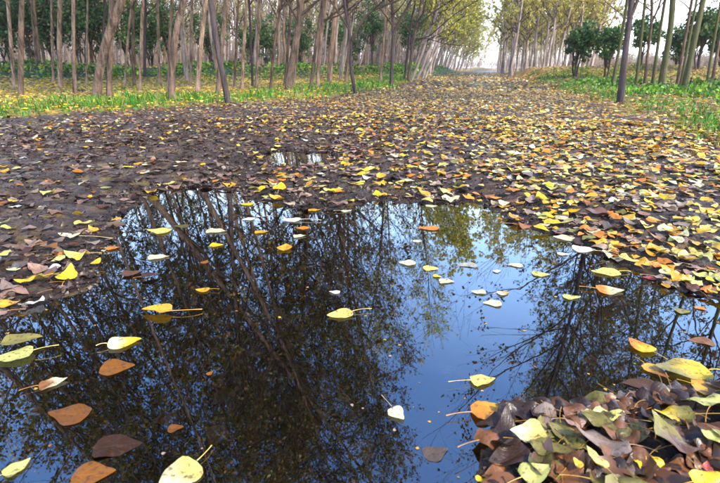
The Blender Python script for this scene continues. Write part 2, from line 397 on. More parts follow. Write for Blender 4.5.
def leaf_quads(rg, C, size, palette, down=0.3):
    """kite-shaped leaves, two folded triangles each"""
    n = len(C)
    d = unit(rg.normal(size=(n, 3)) + np.array([0, 0, -down])); s = unit(np.cross(d, rg.normal(size=(n, 3))))
    nn = np.cross(d, s); L = size * rg.uniform(0.7, 1.25, (n, 1))
    V = np.stack([C, C + d * L * 0.45 + s * L * 0.42 + nn * L * 0.08, C + d * L, C + d * L * 0.45 - s * L * 0.42 + nn * L * 0.08], 1).reshape(-1, 3)
    b = np.arange(n)[:, None] * 4
    Fq = np.concatenate([b + np.array([0, 1, 2]), b + np.array([0, 2, 3])])
    pal = np.array(palette); c = pal[rg.integers(0, len(pal), n)] * rg.uniform(0.7, 1.3, (n, 1))
    return V, Fq, np.repeat(c, 4, 0)
def crown(rg, path, r_at, h0, H, nprim, nsec, nter, plen, leaves, lsize, palette, up=0.75, toward=None):
    hh = np.sort(rg.uniform(0, 1, nprim) ** 0.85) * (H - h0 - 0.3) + h0
    base = path_at(path, hh + path[0, 2])
    az = np.arange(nprim) * 2.399 + rg.uniform(-.5, .5, nprim)
    rel = (hh - h0) / (H - h0)
    L = plen * (1.1 - 0.75 * rel) * rg.uniform(0.7, 1.25, nprim)
    d = np.stack([np.cos(az), np.sin(az), np.full(nprim, up) + 0.6 * rel + rg.normal(0, .12, nprim)], -1)
    if toward is not None: d[:, :2] += np.array(toward)
    d = unit(d); m = 7; tt = np.linspace(0, 1, m)
    bend = rg.normal(0, 0.12, (nprim, 3)) + np.array([0, 0, 0.22])
    wob = np.cumsum(rg.normal(0, 0.03, (nprim, m, 3)), 1); wob[:, 0] = 0
    P = base[:, None] + L[:, None, None] * (tt[None, :, None] * d[:, None] + (tt ** 2)[None, :, None] * bend[:, None] + wob)
    r0 = np.clip(r_at(hh) * 0.5, 0.008, 0.05)
    Rd = r0[:, None] * (1 - 0.82 * tt[None])
    V, Fq = tubes(P, Rd, 5); Vs = [V]; Fs = [Fq]; off = len(V)
    Q, Qr = sub_branches(rg, P, Rd, nsec, (plen * 0.25, plen * 0.6), 0.8, 4, 0.25)
    V, Fq = tubes(Q, Qr, 3); Vs.append(V); Fs.append(Fq + off); off += len(V)
    T, Tr = sub_branches(rg, Q, Qr, nter, (plen * 0.09, plen * 0.26), 0.9, 3, 0.1)
    V, Fq = tubes(T, Tr, 3); Vs.append(V); Fs.append(Fq + off); off += len(V)
    # leaves cluster on some of the twigs only
    cl = rg.uniform(size=len(T)) ** 0.7; k = rg.choice(len(T), leaves, p=cl ** 3 / (cl ** 3).sum())
    f = rg.uniform(0.3, 1.05, (leaves, 1)); C = T[k, 0] * (1 - f) + T[k, 2] * f + rg.normal(0, 0.03, (leaves, 3))
    return np.vstack(Vs), np.vstack(Fs), leaf_quads(rg, C, lsize, palette)
def trunk_mesh(rg, path, radii, k=14):
    m = 26; s = np.linspace(0, 1, len(path)); u = np.linspace(0, 1, m) ** 1.35
    P = np.stack([np.interp(u, s, path[:, a]) for a in range(3)], -1); Rr = np.interp(u, s, radii)
    V, Fq = tubes(P[None], Rr[None], k)
    ang = np.tile(np.arange(k), m) * 2 * np.pi / k
    hgt = np.repeat(P[:, 2] - P[0, 2], k)
    lob = 1 + 0.10 * np.sin(ang * 3 + rg.uniform(0, 6)) * np.exp(-hgt * 1.5) + 0.25 * np.exp(-hgt / 0.18) * (1 + 0.5 * np.sin(ang * 5 + rg.uniform(0, 6)))
    lob = lob + 0.05 * np.sin(ang * 2 + hgt * 2.1) + rg.normal(0, 0.018, len(V))
    C = np.repeat(P, k, 0); V = C + (V - C) * lob[:, None]
    return V, Fq

tree_seed = 100
def near_tree(pix, wpx, barkname, label, H=14.0, h0=2.3, leaves=2600, palette=OLIVE, dens=1.0, forks=(), plen=2.6, toward=None, group="poplars standing along the path", straighten=0.5):
    """pix: base first, then places the trunk passes in the photograph; wpx: its width at the base in photograph pixels"""
    global tree_seed; tree_seed += 1; rg = np.random.default_rng(tree_seed)
    p = at(*pix[0], 0.08)
    for _ in range(4): p = at(*pix[0], hz(p[0], p[1]))
    Y = p[1]; pts = [p + np.array([0, 0, -0.12])]
    for k, q in enumerate(pix[1:]): pts.append(at_depth(q[0], q[1], Y + 0.02 * k))
    zc = project(p[None])[2][0]; r0 = 0.41 * wpx / F * zc
    d = unit(pts[-1] - pts[-2]); step = 0.8
    if d[2] < 0.6: d = unit(d + np.array([0, 0, 0.5]))
    while pts[-1][2] < H:
        d = unit(d * 1.0 + np.array([0, 0, 0.03 * straighten]) + rg.normal(0, 0.025, 3) * np.array([1, 1, 0])); pts.append(pts[-1] + d * step)
    path = np.array(pts)
    # refine the path smoothly
    s = np.linspace(0, len(path) - 1, 60); path = np.stack([np.interp(s, np.arange(len(path)), path[:, a]) for a in range(3)], -1)
    for _ in range(3): path[1:-1] = 0.25 * path[:-2] + 0.5 * path[1:-1] + 0.25 * path[2:]
    hrel = (path[:, 2] - path[0, 2]) / (H - path[0, 2]); radii = r0 * (1 - 0.93 * np.clip(hrel, 0, 1) ** 0.8)
    path[:, 2] = np.maximum.accumulate(path[:, 2] + np.arange(60) * 1e-5)
    org = p.copy(); org[2] = hz(p[0], p[1]); loc = path - org
    t = empty("poplar_tree", org); tag(t, label, "tree", group)
    V, Fq = trunk_mesh(rg, loc, radii)
    link("trunk", V, [(Fq, 0)], [M_BARK[barkname]], t)
    r_at = lambda h: np.interp(h, hrel * H, radii)
    leaves = int(max(leaves, 2000) * 2.3)
    Vb, Fb, (Vl, Fl, Cl) = crown(rg, loc, r_at, h0, H - 0.2, int(34 * dens), 6, 5, plen, leaves, 0.07, palette, toward=toward)
    for fk in forks:                                # boughs seen in the photograph: places they pass, width in pixels
        fp = np.array([at_depth(q[0], q[1], Y) for q in fk[0]]) - org
        dd = unit(fp[-1] - fp[-2]); ext = [fp[-1] + dd * (k + 1) * 0.45 + np.array([0, 0, 0.06]) * (k + 1) ** 1.3 + rg.normal(0, 0.05, 3) for k in range(6)]
        fp = np.vstack([fp, ext]); ss = np.linspace(0, len(fp) - 1, 14)
        fp = np.stack([np.interp(ss, np.arange(len(fp)), fp[:, a]) for a in range(3)], -1)
        for _ in range(2): fp[1:-1] = 0.25 * fp[:-2] + 0.5 * fp[1:-1] + 0.25 * fp[2:]
        fr = 0.5 * fk[1] / F * zc * (1 - 0.85 * np.linspace(0, 1, 14))
        A, B = tubes(fp[None], fr[None], 6); Fb = np.vstack([Fb, B + len(Vb)]); Vb = np.vstack([Vb, A])
        Q, Qr = sub_branches(rg, fp[None], fr[None], 16, (0.5, 1.5), 0.8, 4, 0.25)
        A, B = tubes(Q, Qr, 3); Fb = np.vstack([Fb, B + len(Vb)]); Vb = np.vstack([Vb, A])
        T, Tr = sub_branches(rg, Q, Qr, 5, (0.15, 0.6), 0.9, 3, 0.1)
        A, B = tubes(T, Tr, 3); Fb = np.vstack([Fb, B + len(Vb)]); Vb = np.vstack([Vb, A])
        nl = fk[2] if len(fk) > 2 else 60
        if nl:
            k = rg.integers(0, len(T), nl); C = T[k, 2] + rg.normal(0, 0.05, (nl, 3))
            a, b, c = leaf_quads(rg, C, 0.07, palette); Fl = np.vstack([Fl, b + len(Vl)]); Vl = np.vstack([Vl, a]); Cl = np.vstack([Cl, c])
    link("branches", Vb, [(Fb, 0)], [M_TWIG], t)
    link("foliage", Vl, [(Fl, 0)], [M_FOLIAGE], t, cols=Cl, smooth=False)
    return t

NEAR = [
 # pixels of the trunk, width, bark, label, options
 ([(14, 91), (11, 45), (8, 0)], 4.5, 'pale', "pale straight poplar trunk leftmost of all, just left of the grey one", {}),
 ([(19.5, 100), (21, 50), (21.5, 0)], 6.5, 'grey', "grey straight poplar standing in the grass at the far left edge", {}),
 ([(38, 82), (34, 30), (31, 0)], 4, 'grey', "slim grey poplar, left one of a close pair behind the two leftmost trunks", {}),
 ([(41, 81), (37, 40), (33.5, 0)], 5, 'grey', "grey poplar leaning slightly left, right one of a close pair behind the leftmost trunks", {}),
 ([(53, 85), (52, 40), (51.5, 0)], 3, 'pale', "very thin pale poplar just left of a thicker pale trunk", {}),
 ([(60, 90), (59, 45), (60, 0)], 6, 'pale', "thick pale pinkish poplar, midway between left edge and the big leaning tree", {}),
 ([(73, 82), (73, 40), (73.5, 0)], 4.5, 'grey', "grey-brown poplar standing alone further back, left of the big leaning tree", {}),
 ([(86, 87), (87, 40), (87.5, 0)], 2.8, 'pale', "thin reddish sapling trunk immediately left of the big leaning tree", {}),
 ([(94, 101), (98, 72), (105, 45), (113, 22), (122, 0)], 11, 'grey', "thick poplar leaning hard to the right at the left of the wood", dict(dens=1.3)),
 ([(108, 100), (109.5, 50), (112, 0)], 7, 'grey', "upright grey poplar directly behind and right of the big leaning tree", {}),
 ([(95, 76), (98, 40), (100.5, 0)], 4.5, 'pale', "pale poplar seen behind the big leaning tree's foot", {}),
 ([(101, 80), (103, 40), (105, 0)], 3.5, 'dark', "dark slim poplar seen right behind the bend of the big leaning tree", {}),
 ([(124, 88), (127, 45), (132, 0)], 3, 'pale', "thin whitish poplar leaning right, first to the right of the big leaning tree", {}),
 ([(134, 88), (132.5, 45), (133.5, 0)], 3.8, 'grey', "brownish slim poplar second to the right of the big leaning tree", {}),
 ([(139, 93), (141, 50), (143, 0)], 4.2, 'pale', "light pinkish poplar third to the right of the big leaning tree", {}),
 ([(144, 83), (145, 40), (145.5, 0)], 4, 'dark', "dark poplar behind the light pinkish one, fourth right of the leaning tree", {}),
 ([(159, 86), (158.5, 45), (157.5, 0)], 3.8, 'pale', "pale slim poplar standing alone left of the thick curved trunk", {}),
 ([(167, 93), (169, 50), (172, 0)], 3.5, 'grey', "slim trunk half hidden just left of the thick curved poplar", {}),
 ([(171, 101), (172, 70), (174, 45), (178, 22), (184, 0)], 8.5, 'grey', "thick grey poplar, upright at foot then curving right, at front of wood", dict(dens=1.3)),
 ([(190, 86), (191, 45), (192, 0)], 4, 'pale', "slim pale poplar right of the thick curved trunk", {}),
 ([(196, 94), (200, 50), (206, 0)], 6, 'pale', "pale poplar leaning right, between the curved trunk and the dark leaning one", {}),
 ([(217, 97), (220, 60), (227, 0)], 6, 'grey', "grey poplar crossed by the dark left-leaning trunk", {}),
 ([(229, 103), (224, 80), (218, 52), (214, 25), (211, 0)], 7.5, 'dark', "dark trunk leaning left at the edge of the path", dict(straighten=3.0, dens=1.2, leaves=1300)),
 ([(234, 89), (236, 45), (238.5, 0)], 3.2, 'grey', "thin grey poplar first to the right of the dark left-leaning trunk", {}),
 ([(241.5, 91), (243.5, 45), (247, 0)], 4.2, 'pale', "pale poplar second to the right of the dark left-leaning trunk", {}),
 ([(252.5, 88), (251, 40), (249, 0)], 3.2, 'dark', "dark thin poplar, left one of a touching pair of trunks", {}),
 ([(256, 88), (257.5, 45), (260, 0)], 4.0, 'pale', "pale poplar, right one of a touching pair of trunks", {}),
 ([(270, 90), (273, 50), (280, 8), (282, 0)], 3.6, 'grey', "slim grey poplar leaning right beside the thick forked one", dict(forks=[([(279, 12), (285, 4), (289, -4)], 2)])),
 ([(284.5, 86), (288, 45), (291, 18), (290, 0)], 4, 'grey', "grey poplar immediately behind and left of the thick forked one", {}),
 ([(287, 92), (292, 60), (299, 28), (301, 10), (300, 0)], 9, 'grey', "thick poplar with low boughs reaching right, left of the path's far mouth", dict(forks=[([(300, 16), (309, 8), (318, 1)], 3), ([(299, 24), (292, 10), (287, 0)], 2.2)], dens=1.3, leaves=1300)),
 ([(293, 87), (297, 50), (300, 25)], 4, 'pale', "white-sided poplar directly behind the thick forked one", {}),
 ([(310, 90), (314, 55), (320, 22), (323, 0)], 4.8, 'grey', "grey poplar, left one of two that meet near the top", {}),
 ([(317.5, 88), (319, 50), (323, 22), (327, 0)], 5, 'pale', "pale poplar with a long bough reaching right, beside a grey neighbour", dict(forks=[([(324, 22), (333, 14), (342, 8)], 2.2), ([(323.5, 20), (334, 18), (345, 13)], 1.6)])),
 ([(345, 85), (348, 62), (350, 40), (348, 0)], 4.2, 'grey', "straight grey poplar just behind the crooked forked little tree", {}),
 ([(357, 94), (352.5, 80), (350, 58), (351.5, 42), (346.5, 18), (344, 0)], 4.6, 'dark', "crooked forked little tree with bent foot at the path's left edge", dict(H=9, h0=1.8, forks=[([(352, 40), (360, 22), (367, 10), (385, 6)], 3), ([(349, 30), (340, 14), (331, 2)], 2)], leaves=700)),
 ([(380, 83), (383, 45), (386, 12), (387, 0)], 3.6, 'pale', "light slim poplar between the crooked tree and the dark forked tree", {}),
 ([(391, 86.5), (392.5, 50), (393.5, 32), (392, 0)], 4.4, 'dark', "dark tree forking into two boughs with yellow-green leaves above", dict(palette=YELLOW, leaves=1700, h0=1.7, forks=[([(393.5, 32), (402, 16), (413, -2)], 3, 160), ([(393, 26), (384, 12), (374, 2)], 1.8, 60)], toward=(0.15, 0))),
 ([(408, 82), (411, 55), (415, 30), (422, 0)], 4.4, 'grey', "grey tree hung with yellow leaves, rightmost of the left wood's front trees", dict(palette=YELLOW, leaves=2200, h0=1.6, forks=[([(415, 30), (426, 16), (440, 8)], 2, 260), ([(413, 40), (422, 36), (432, 40)], 1.2, 180)])),
 ([(404, 81), (408, 50), (411, 20), (416, 0)], 3.2, 'dark', "thin dark tree close behind the yellow-leaved one", dict(palette=YELLOW, leaves=900)),
 # right side
 ([(620.5, 104), (624, 60), (629, 25), (632, 0)], 8, 'dark', "dark purplish trunk nearest the path on the right with a fork above", dict(forks=[([(630, 18), (636, 6), (640, -6)], 3.5, 120), ([(629, 20), (618, 12), (606, 2)], 0.8, 10)], palette=OLIVE, leaves=1500, dens=1.2, toward=(-0.4, -0.2), plen=3.0, straighten=2)),
 ([(612, 87), (617, 60), (622, 35), (626, 10)], 4, 'moss', "mossy green trunk leaning right behind the dark purplish one", {}),
 ([(636, 87), (640, 50), (645, 0)], 3.8, 'moss', "slim mossy trunk first to the right of the dark purplish one", {}),
 ([(645, 85), (648, 50), (652, 22), (652, 0)], 4, 'grey', "greyish slim trunk between two mossy ones, right of the dark tree", dict(palette=YELLOW, leaves=1500, h0=1.8, forks=[([(652, 22), (658, 10), (661, 0)], 2, 120)])),
 ([(653, 85), (657, 50), (663, 12), (665, 0)], 4.2, 'moss', "thin mossy trunk just left of the thickest mossy trunk", {}),
 ([(661, 88), (666, 55), (671, 28), (673, 0)], 8, 'moss', "thickest mossy green trunk, left one of the two big ones at the right", dict(dens=1.2, toward=(-0.2, -0.1), leaves=1300)),
 ([(677, 86), (683, 50), (692, 0)], 4, 'grey', "slim trunk just left of the second big mossy trunk", {}),
 ([(680, 88), (687, 50), (697, 0)], 3.4, 'moss', "thinnest mossy trunk squeezed against the second big mossy trunk", {}),
 ([(684, 91), (691, 55), (698, 25), (703, 0)], 7.5, 'moss', "second big mossy green trunk, leaning right near the right edge", dict(dens=1.2, toward=(-0.2, -0.1), leaves=1300)),
 ([(707, 85), (712, 50), (719, 12), (721, 0)], 3.6, 'moss', "slim mossy trunk second from the right edge", {}),
 ([(711.5, 87), (717, 55), (724, 10)], 4, 'grey', "grey-green trunk at the right edge of the photograph", {}),
]
NEAR += [
 ([(-52, 90), (-50, 50), (-46, 0)], 6, 'grey', "further poplar outside the left edge, mirrored at the puddle's left shore", dict(leaves=3600)),
 ([(-100, 90), (-96, 50), (-90, 0)], 6, 'pale', "poplar outside the left edge, mirrored between the two nearest hidden ones", dict(leaves=3600)),
 ([(-165, 94), (-158, 50), (-150, 0)], 7, 'grey', "dense poplar outside the left edge, mirrored low at the left", dict(leaves=4000, plen=3.2)),
 ([(-28, 101), (-26, 50), (-24, 0)], 7, 'grey', "poplar just outside the left edge, seen mirrored in the puddle's left part", dict(leaves=4200, plen=3.2)),
 ([(-75, 104), (-70, 50), (-66, 0)], 7, 'grey', "second poplar outside the left edge, mirrored in the puddle's lower left", dict(leaves=4200, plen=3.2)),
 ([(-135, 100), (-126, 50), (-118, 0)], 8, 'pale', "third poplar outside the left edge, mirrored in the puddle's lower left corner", dict(leaves=4600, plen=3.2)),
 ([(-200, 106), (-190, 50), (-180, 0)], 8, 'grey', "fourth poplar outside the left edge, its crown mirrored at the puddle's left edge", dict(leaves=3000)),
 ([(-250, 118), (-240, 50), (-232, 0)], 9, 'grey', "fifth poplar outside the left edge, its crown mirrored at the bottom left", dict(leaves=3000)),
 ([(742, 98), (752, 50), (764, 0)], 7, 'moss', "poplar just outside the right edge, mirrored in the puddle's right arm", dict(leaves=2600, toward=(-.2, 0))),
 ([(790, 104), (802, 50), (815, 0)], 8, 'moss', "second poplar outside the right edge, mirrored at the puddle's right side", dict(leaves=3000, toward=(-.3, 0))),
 ([(850, 110), (862, 50), (876, 0)], 8, 'grey', "third poplar outside the right edge, mirrored at the puddle's right side", dict(leaves=3000, toward=(-.3, 0))),
]
for pix, w, bk, lab, opt in NEAR:
    near_tree(pix, w, bk, lab, **opt)

# ------------------------------------------------------------------ trees further back: a few shapes, copied
def tree_shape(name, seed, H, h0, r0, nprim, nsec, nter, plen, leaves, palette, barkname, lsize=0.12, bendy=0.25):
    rg = np.random.default_rng(seed)
    zs = np.linspace(-0.4, H, 14)
    path = np.stack([np.cumsum(rg.normal(0, bendy * 0.25, 14)), np.cumsum(rg.normal(0, bendy * 0.25, 14)), zs], -1); path[:, :2] -= path[1, :2]
    rad = r0 * (1 - 0.9 * np.clip(zs / H, 0, 1) ** 0.85)
    V, Fq = tubes(path[None], rad[None], 8)
    Vb, Fb, (Vl, Fl, Cl) = crown(rg, path, lambda h: np.interp(h, zs, rad), h0, H - .2, nprim, nsec, nter, plen, leaves, lsize, palette)
    t = empty(name, (0, 0, 0))
    link("trunk", V, [(Fq, 0)], [M_BARK[barkname]], t)
    link("branches", Vb, [(Fb, 0)], [M_TWIG], t)
    if leaves: link("foliage", Vl, [(Fl, 0)], [M_FOLIAGE], t, cols=Cl, smooth=False)
    return t
def copy_tree(src, first):
    if not first[0]: first[0] = True; return src
    c = src.copy(); COL.objects.link(c)
    for ch in [o for o in src.children]:
        d = ch.copy(); d.parent = c; COL.objects.link(d)
    return c
class Kind:
    def __init__(s, shapes): s.sh = [(x, [False]) for x in shapes]; s.n = 0
    def place(s, x, y, lean=(0, 0), scale=1.0, rot=0.0):
        src, flag = s.sh[s.n % len(s.sh)]; s.n += 1
        kids = list(src.children)
        o = copy_tree(src, flag)
        o.location = (x, y, hz(x, y)); o.scale = (scale,) * 3
        q = Vector((lean[0], lean[1], 1)).normalized().to_track_quat('Z', 'Y')
        o.rotation_mode = 'QUATERNION'; o.rotation_quaternion = q @ Matrix.Rotation(rot, 3, 'Z').to_quaternion()
        return o
BARE = [(0.42, 0.33, 0.12), (0.50, 0.40, 0.14), (0.28, 0.24, 0.08)]
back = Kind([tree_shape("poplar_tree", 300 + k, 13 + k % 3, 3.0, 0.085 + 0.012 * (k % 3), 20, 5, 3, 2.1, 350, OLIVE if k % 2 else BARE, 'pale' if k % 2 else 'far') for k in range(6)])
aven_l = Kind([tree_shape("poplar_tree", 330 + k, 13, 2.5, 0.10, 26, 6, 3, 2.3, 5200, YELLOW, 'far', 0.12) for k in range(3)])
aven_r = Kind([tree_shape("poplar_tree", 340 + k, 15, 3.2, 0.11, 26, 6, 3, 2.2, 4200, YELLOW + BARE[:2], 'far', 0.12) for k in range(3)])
near_base = [at(*p[0][0], 0.1)[:2] for p in NEAR]
# back rows of the left wood
cnt = 0; EXTRA = []
for gy in np.arange(17, 64, 3.3):
    for gx in np.arange(-62, 12, 2.9):
        x = gx + rng.uniform(-0.9, 0.9) + gy * 0.24; y = gy + rng.uniform(-0.9, 0.9)
        u = project(np.array([[x, y, 0.7]]))[0][0]
        if not (-60 < u < 412) and not (-420 < u <= -60 and gy < 26): continue
        if min(math.hypot(x - b[0], y - b[1]) for b in near_base) < 1.0: continue
        if y < 24 and rng.uniform() < 0.55 and u > -60: continue
        if poly_sd(np.array([x]), np.array([y]), ROAD)[0] < 2.0 + y * 0.03: continue
        if cnt >= 125 and u > -60: EXTRA.append((x, y, .10, 13)); continue
        o = back.place(x, y, (0.10 + rng.normal(0, 0.05), rng.normal(0, 0.05)), rng.uniform(0.85, 1.1), rng.uniform(0, 6.28)); cnt += 1
        tag(o, "slender bare poplar among the many back rows of the left wood" if u > -60 else "poplar beyond the left edge, only its crown mirrored in the puddle", "tree", "back rows of the left wood" if u > -60 else "mirrored poplars beyond the left edge")
print("back", cnt)
# the avenue far ahead: left row leans over the path, right row stands straighter
def edge_at(side, y):
    pts = [(1.4, 17.8), (4.6, 30), (8.3, 50), (19.0, 92), (38, 160)] if side < 0 else [(5.6, 14), (8.0, 25), (13.8, 50), (24.0, 92), (43, 160)]
    return np.interp(y, [p[1] for p in pts], [p[0] for p in pts])
k = 0
for row in range(5):
    for y in np.geomspace(26 + row * 2, 190, 26):
        x = edge_at(-1, y) - 1.0 - row * 2.6 + rng.uniform(-.4, .4)
        u = project(np.array([[x, y, 0.7]]))[0][0]
        if u < 405: continue
        if row > 2 or (k >= 48): EXTRA.append((x, y, .26, 13)); continue
        o = aven_l.place(x, y, (0.26 + rng.normal(0, 0.07), rng.normal(0, 0.05)), rng.uniform(0.85, 1.1), rng.uniform(0, 6.28)); k += 1
        tag(o, "pale poplar leaning over the far path in the left row of the avenue", "tree", "left row of the far avenue")
k = 0
for row in range(10):
    for y in np.geomspace(38 + row, 190, 22):
        x = edge_at(1, y) + 0.6 + row * 2.2 + rng.uniform(-.5, .5)
        u = project(np.array([[x, y, 0.7]]))[0][0]
        if u > 596 or u < 497: continue
        if y > 110 or k >= 62: EXTRA.append((x, y, .01, 15)); continue
        o = aven_r.place(x, y, (0.0 + rng.normal(0, 0.045) + 0.05 * (row > 3), rng.normal(0, 0.04)), rng.uniform(0.9, 1.15), rng.uniform(0, 6.28)); k += 1
        tag(o, "tall straight poplar in the dense pale stand right of the far path", "tree", "stand of poplars right of the far path")
for (px, Y, ln) in [(566, 46, .26), (580, 42, .34), (588, 50, .32), (600, 44, .36), (556, 40, .16)]:
    p = at_depth(px, 68, Y)
    o = aven_r.place(p[0], Y, (ln, 0), 1.0, px)
    tag(o, {566: "thin leaning poplar just left of the leftmost round evergreen", 580: "thin leaning poplar directly behind the leftmost round evergreen", 588: "thin leaning poplar seen between the first two round evergreens", 600: "thin leaning poplar directly behind the second round evergreen", 556: "thin leaning poplar at the right end of the pale stand"}[px], "tree", "leaning poplars behind the evergreens")
def rest_of_rows():
    rg = np.random.default_rng(57); P = np.array(EXTRA); n = len(P); m = 7; tt = np.linspace(0, 1, m)
    base = np.stack([P[:, 0], P[:, 1], height(P[:, 0], P[:, 1]) - .2], -1)
    d = np.stack([P[:, 2] + rg.normal(0, .05, n), rg.normal(0, .05, n), np.ones(n)], -1)
    C = base[:, None] + (P[:, 3] * rg.uniform(.85, 1.1, n))[:, None, None] * tt[None, :, None] * d[:, None]
    Rr = rg.uniform(.08, .12, n)[:, None] * (1 - .85 * tt[None]); V, Fq = tubes(C, Rr, 6)
    S, Sr = sub_branches(rg, C, Rr, 30, (1.0, 2.8), 0.75, 4, 0.7); V2, F2 = tubes(S, np.maximum(Sr, .01), 3)
    T, Tr = sub_branches(rg, S, Sr, 4, (.4, 1.1), 0.8, 3, 0.3); V3, F3 = tubes(T, np.maximum(Tr, .006), 3)
    k = rg.integers(0, len(T), n * 900); V4, F4, C4 = leaf_quads(rg, T[k, 2] + rg.normal(0, .1, (len(k), 3)), .16, YELLOW + BARE)
    a, b, c = len(V), len(V) + len(V2), len(V) + len(V2) + len(V3)
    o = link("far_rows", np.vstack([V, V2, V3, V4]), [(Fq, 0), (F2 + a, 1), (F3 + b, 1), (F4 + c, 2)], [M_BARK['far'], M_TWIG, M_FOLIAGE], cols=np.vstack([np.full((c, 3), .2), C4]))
    tag(o, "farthest rows of the planted poplars merging into one pale mass", "wood", kind='stuff'); print("rest", n)
rest_of_rows()
# what lies beyond: a wood nobody could count
def far_wood():
    rg = np.random.default_rng(55); P = []
    for i in range(1900):
        y = rg.uniform(62, 120); u = rg.uniform(-80, 425) ; x = at_depth(u, 68, y)[0]; P.append((x, y))
    P = np.array(P); n = len(P); m = 6; tt = np.linspace(0, 1, m)
    H = rg.uniform(10, 14, n)
    base = np.stack([P[:, 0], P[:, 1], height(P[:, 0], P[:, 1]) - .2], -1)
    d = np.stack([0.1 + rg.normal(0, .05, n), rg.normal(0, .05, n), np.ones(n)], -1)
    C = base[:, None] + H[:, None, None] * tt[None, :, None] * d[:, None]
    Rr = rg.uniform(.06, .11, n)[:, None] * (1 - .85 * tt[None])
    V, Fq = tubes(C, Rr, 4)
    S, Sr = sub_branches(rg, C, Rr, 16, (1.2, 3.2), 0.75, 3, 0.7)
    V2, F2 = tubes(S, np.maximum(Sr, .012), 3)
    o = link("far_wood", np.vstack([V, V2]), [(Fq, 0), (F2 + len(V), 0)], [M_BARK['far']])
    tag(o, "far mass of bare poplars filling the gaps behind the left wood", "wood", kind='stuff')
far_wood()

def thicket():
    rg = np.random.default_rng(56); P = []
    for i in range(2600):
        if i % 4 == 0: y = rg.uniform(60, 64) + rg.exponential(8); u = rg.uniform(-80, 425)
        elif i % 4 == 1: y = rg.uniform(195, 240); u = rg.uniform(440, 560)
        else: y = rg.uniform(70, 110); u = rg.uniform(585, 800)
        P.append((at_depth(u, 68, y)[0], y))
    P = np.array(P); n = len(P); H = rg.uniform(1.2, 3.0, n) * np.where(P[:, 1] > 190, 2.0, 1)
    base = np.stack([P[:, 0], P[:, 1], height(P[:, 0], P[:, 1]) - .1], -1); tt = np.linspace(0, 1, 3)
    d = unit(rg.normal(0, .35, (n, 3)) * [1, 1, 0] + [0, 0, 1]); C = base[:, None] + H[:, None, None] * tt[None, :, None] * d[:, None]; Rr = np.full((n, 1), .035) * (1 - .7 * tt[None])
    S, Sr = sub_branches(rg, C, Rr, 12, (.5, 1.4), .9, 3, .5); V, Fq = tubes(np.concatenate([C, S]), np.maximum(np.concatenate([Rr, Sr]), .015), 3)
    k = rg.integers(0, len(S), 9000); Vl, Fl, Cl = leaf_quads(rg, S[k, 2], .25, [(.40, .28, .14), (.34, .22, .14), (.16, .22, .06), (.45, .34, .20)])
    o = link("distant_thicket", np.vstack([V, Vl]), [(Fq, 0), (Fl + len(V), 1)], [M_BARK['far'], M_FOLIAGE], cols=np.vstack([np.full((len(V), 3), .2), Cl]))
    tag(o, "pinkish brown brush along the horizon behind the wood and the field", "brush", kind='stuff')
thicket()

# ------------------------------------------------------------------ bushy evergreens
DARKGREEN = [(0.16, 0.16, 0.03), (0.04, 0.11, 0.03), (0.03, 0.09, 0.025), (0.06, 0.16, 0.04), (0.025, 0.07, 0.022), (0.10, 0.22, 0.05)]
def evergreen_shape(seed, w, h, h0, n, palette):
    rg = np.random.default_rng(seed)
    nb = 44; lobes = unit(rg.normal(size=(nb, 3))) * rg.uniform(.15, 1.3, (nb, 1)) ** .7
    lobes = lobes * np.array([w / 2, w / 2, (h - h0) / 2]) + np.array([0, 0, (h + h0) / 2]); sz = rg.uniform(.09, .22, nb) * w
    k = rg.integers(0, nb, n); C = lobes[k] + unit(rg.normal(size=(n, 3))) * (sz[k] * rg.uniform(.3, 1.1, n) ** .5)[:, None]
    Vl, Fl, Cl = leaf_quads(rg, C, 0.13, palette, 0.1)
    t = empty("evergreen_tree", (0, 0, 0))
    P = []; Rd = []
    for s in range(3):
        b = np.array([rg.normal(0, .05), rg.normal(0, .05), -.3]); e = np.array([rg.normal(0, w * .2), rg.normal(0, w * .2), h * .8]); tt = np.linspace(0, 1, 7)[:, None]
        P.append(b + (e - b) * tt + rg.normal(0, .04, (7, 3)) * tt); Rd.append(np.linspace(.05, .012, 7))
    P = np.array(P); Rd = np.array(Rd); V, Fq = tubes(P, Rd, 6)
    link("trunk", V, [(Fq, 0)], [M_BARK['dark']], t)
    B = np.stack([P[rg.integers(0, 3, nb), rg.integers(2, 6, nb)], lobes], 1); B = np.concatenate([B[:, :1], B.mean(1, keepdims=True) + [0, 0, .05], B[:, 1:]], 1)
    V, Fq = tubes(B, np.tile([.022, .015, .006], (nb, 1)), 4)
    link("branches", V, [(Fq, 0)], [M_TWIG], t)
    link("foliage", Vl, [(Fl, 0)], [M_FOLIAGE], t, cols=Cl, smooth=False)
    return t
ev = Kind([evergreen_shape(400 + i, 2.1, 4.2, 1.5, 2700, DARKGREEN) for i in range(3)])
evs = Kind([evergreen_shape(410 + i, 1.35, 2.35, .95, 2600, DARKGREEN) for i in range(3)])
for (px, Y, s) in [(-8, 25, 1.1), (14, 27, 1.1), (36, 26, 1.0), (58, 27, 1.15), (80, 26, 1.0), (101, 27, 1.05), (131, 28, .95), (150, 30, 1.0), (172, 29, .9),
                   (213, 30, .85), (252, 31, .72), (268, 33, .8), (301, 33, .8), (332, 34, .85), (372, 35, .95), (352, 40, .9), (411, 40, .95)]:
    p = at_depth(px, 68, Y); o = ev.place(p[0], Y, (0, 0), s, px)
    nb = min(NEAR, key=lambda q: abs(q[0][1][0] - px) + (3 if len(q[3].split()) > 11 else 0))
    tag(o, ' '.join(f"bushy evergreen behind the {nb[3]}".split()[:16]).rstrip(','), "evergreen", "evergreens behind the left wood")
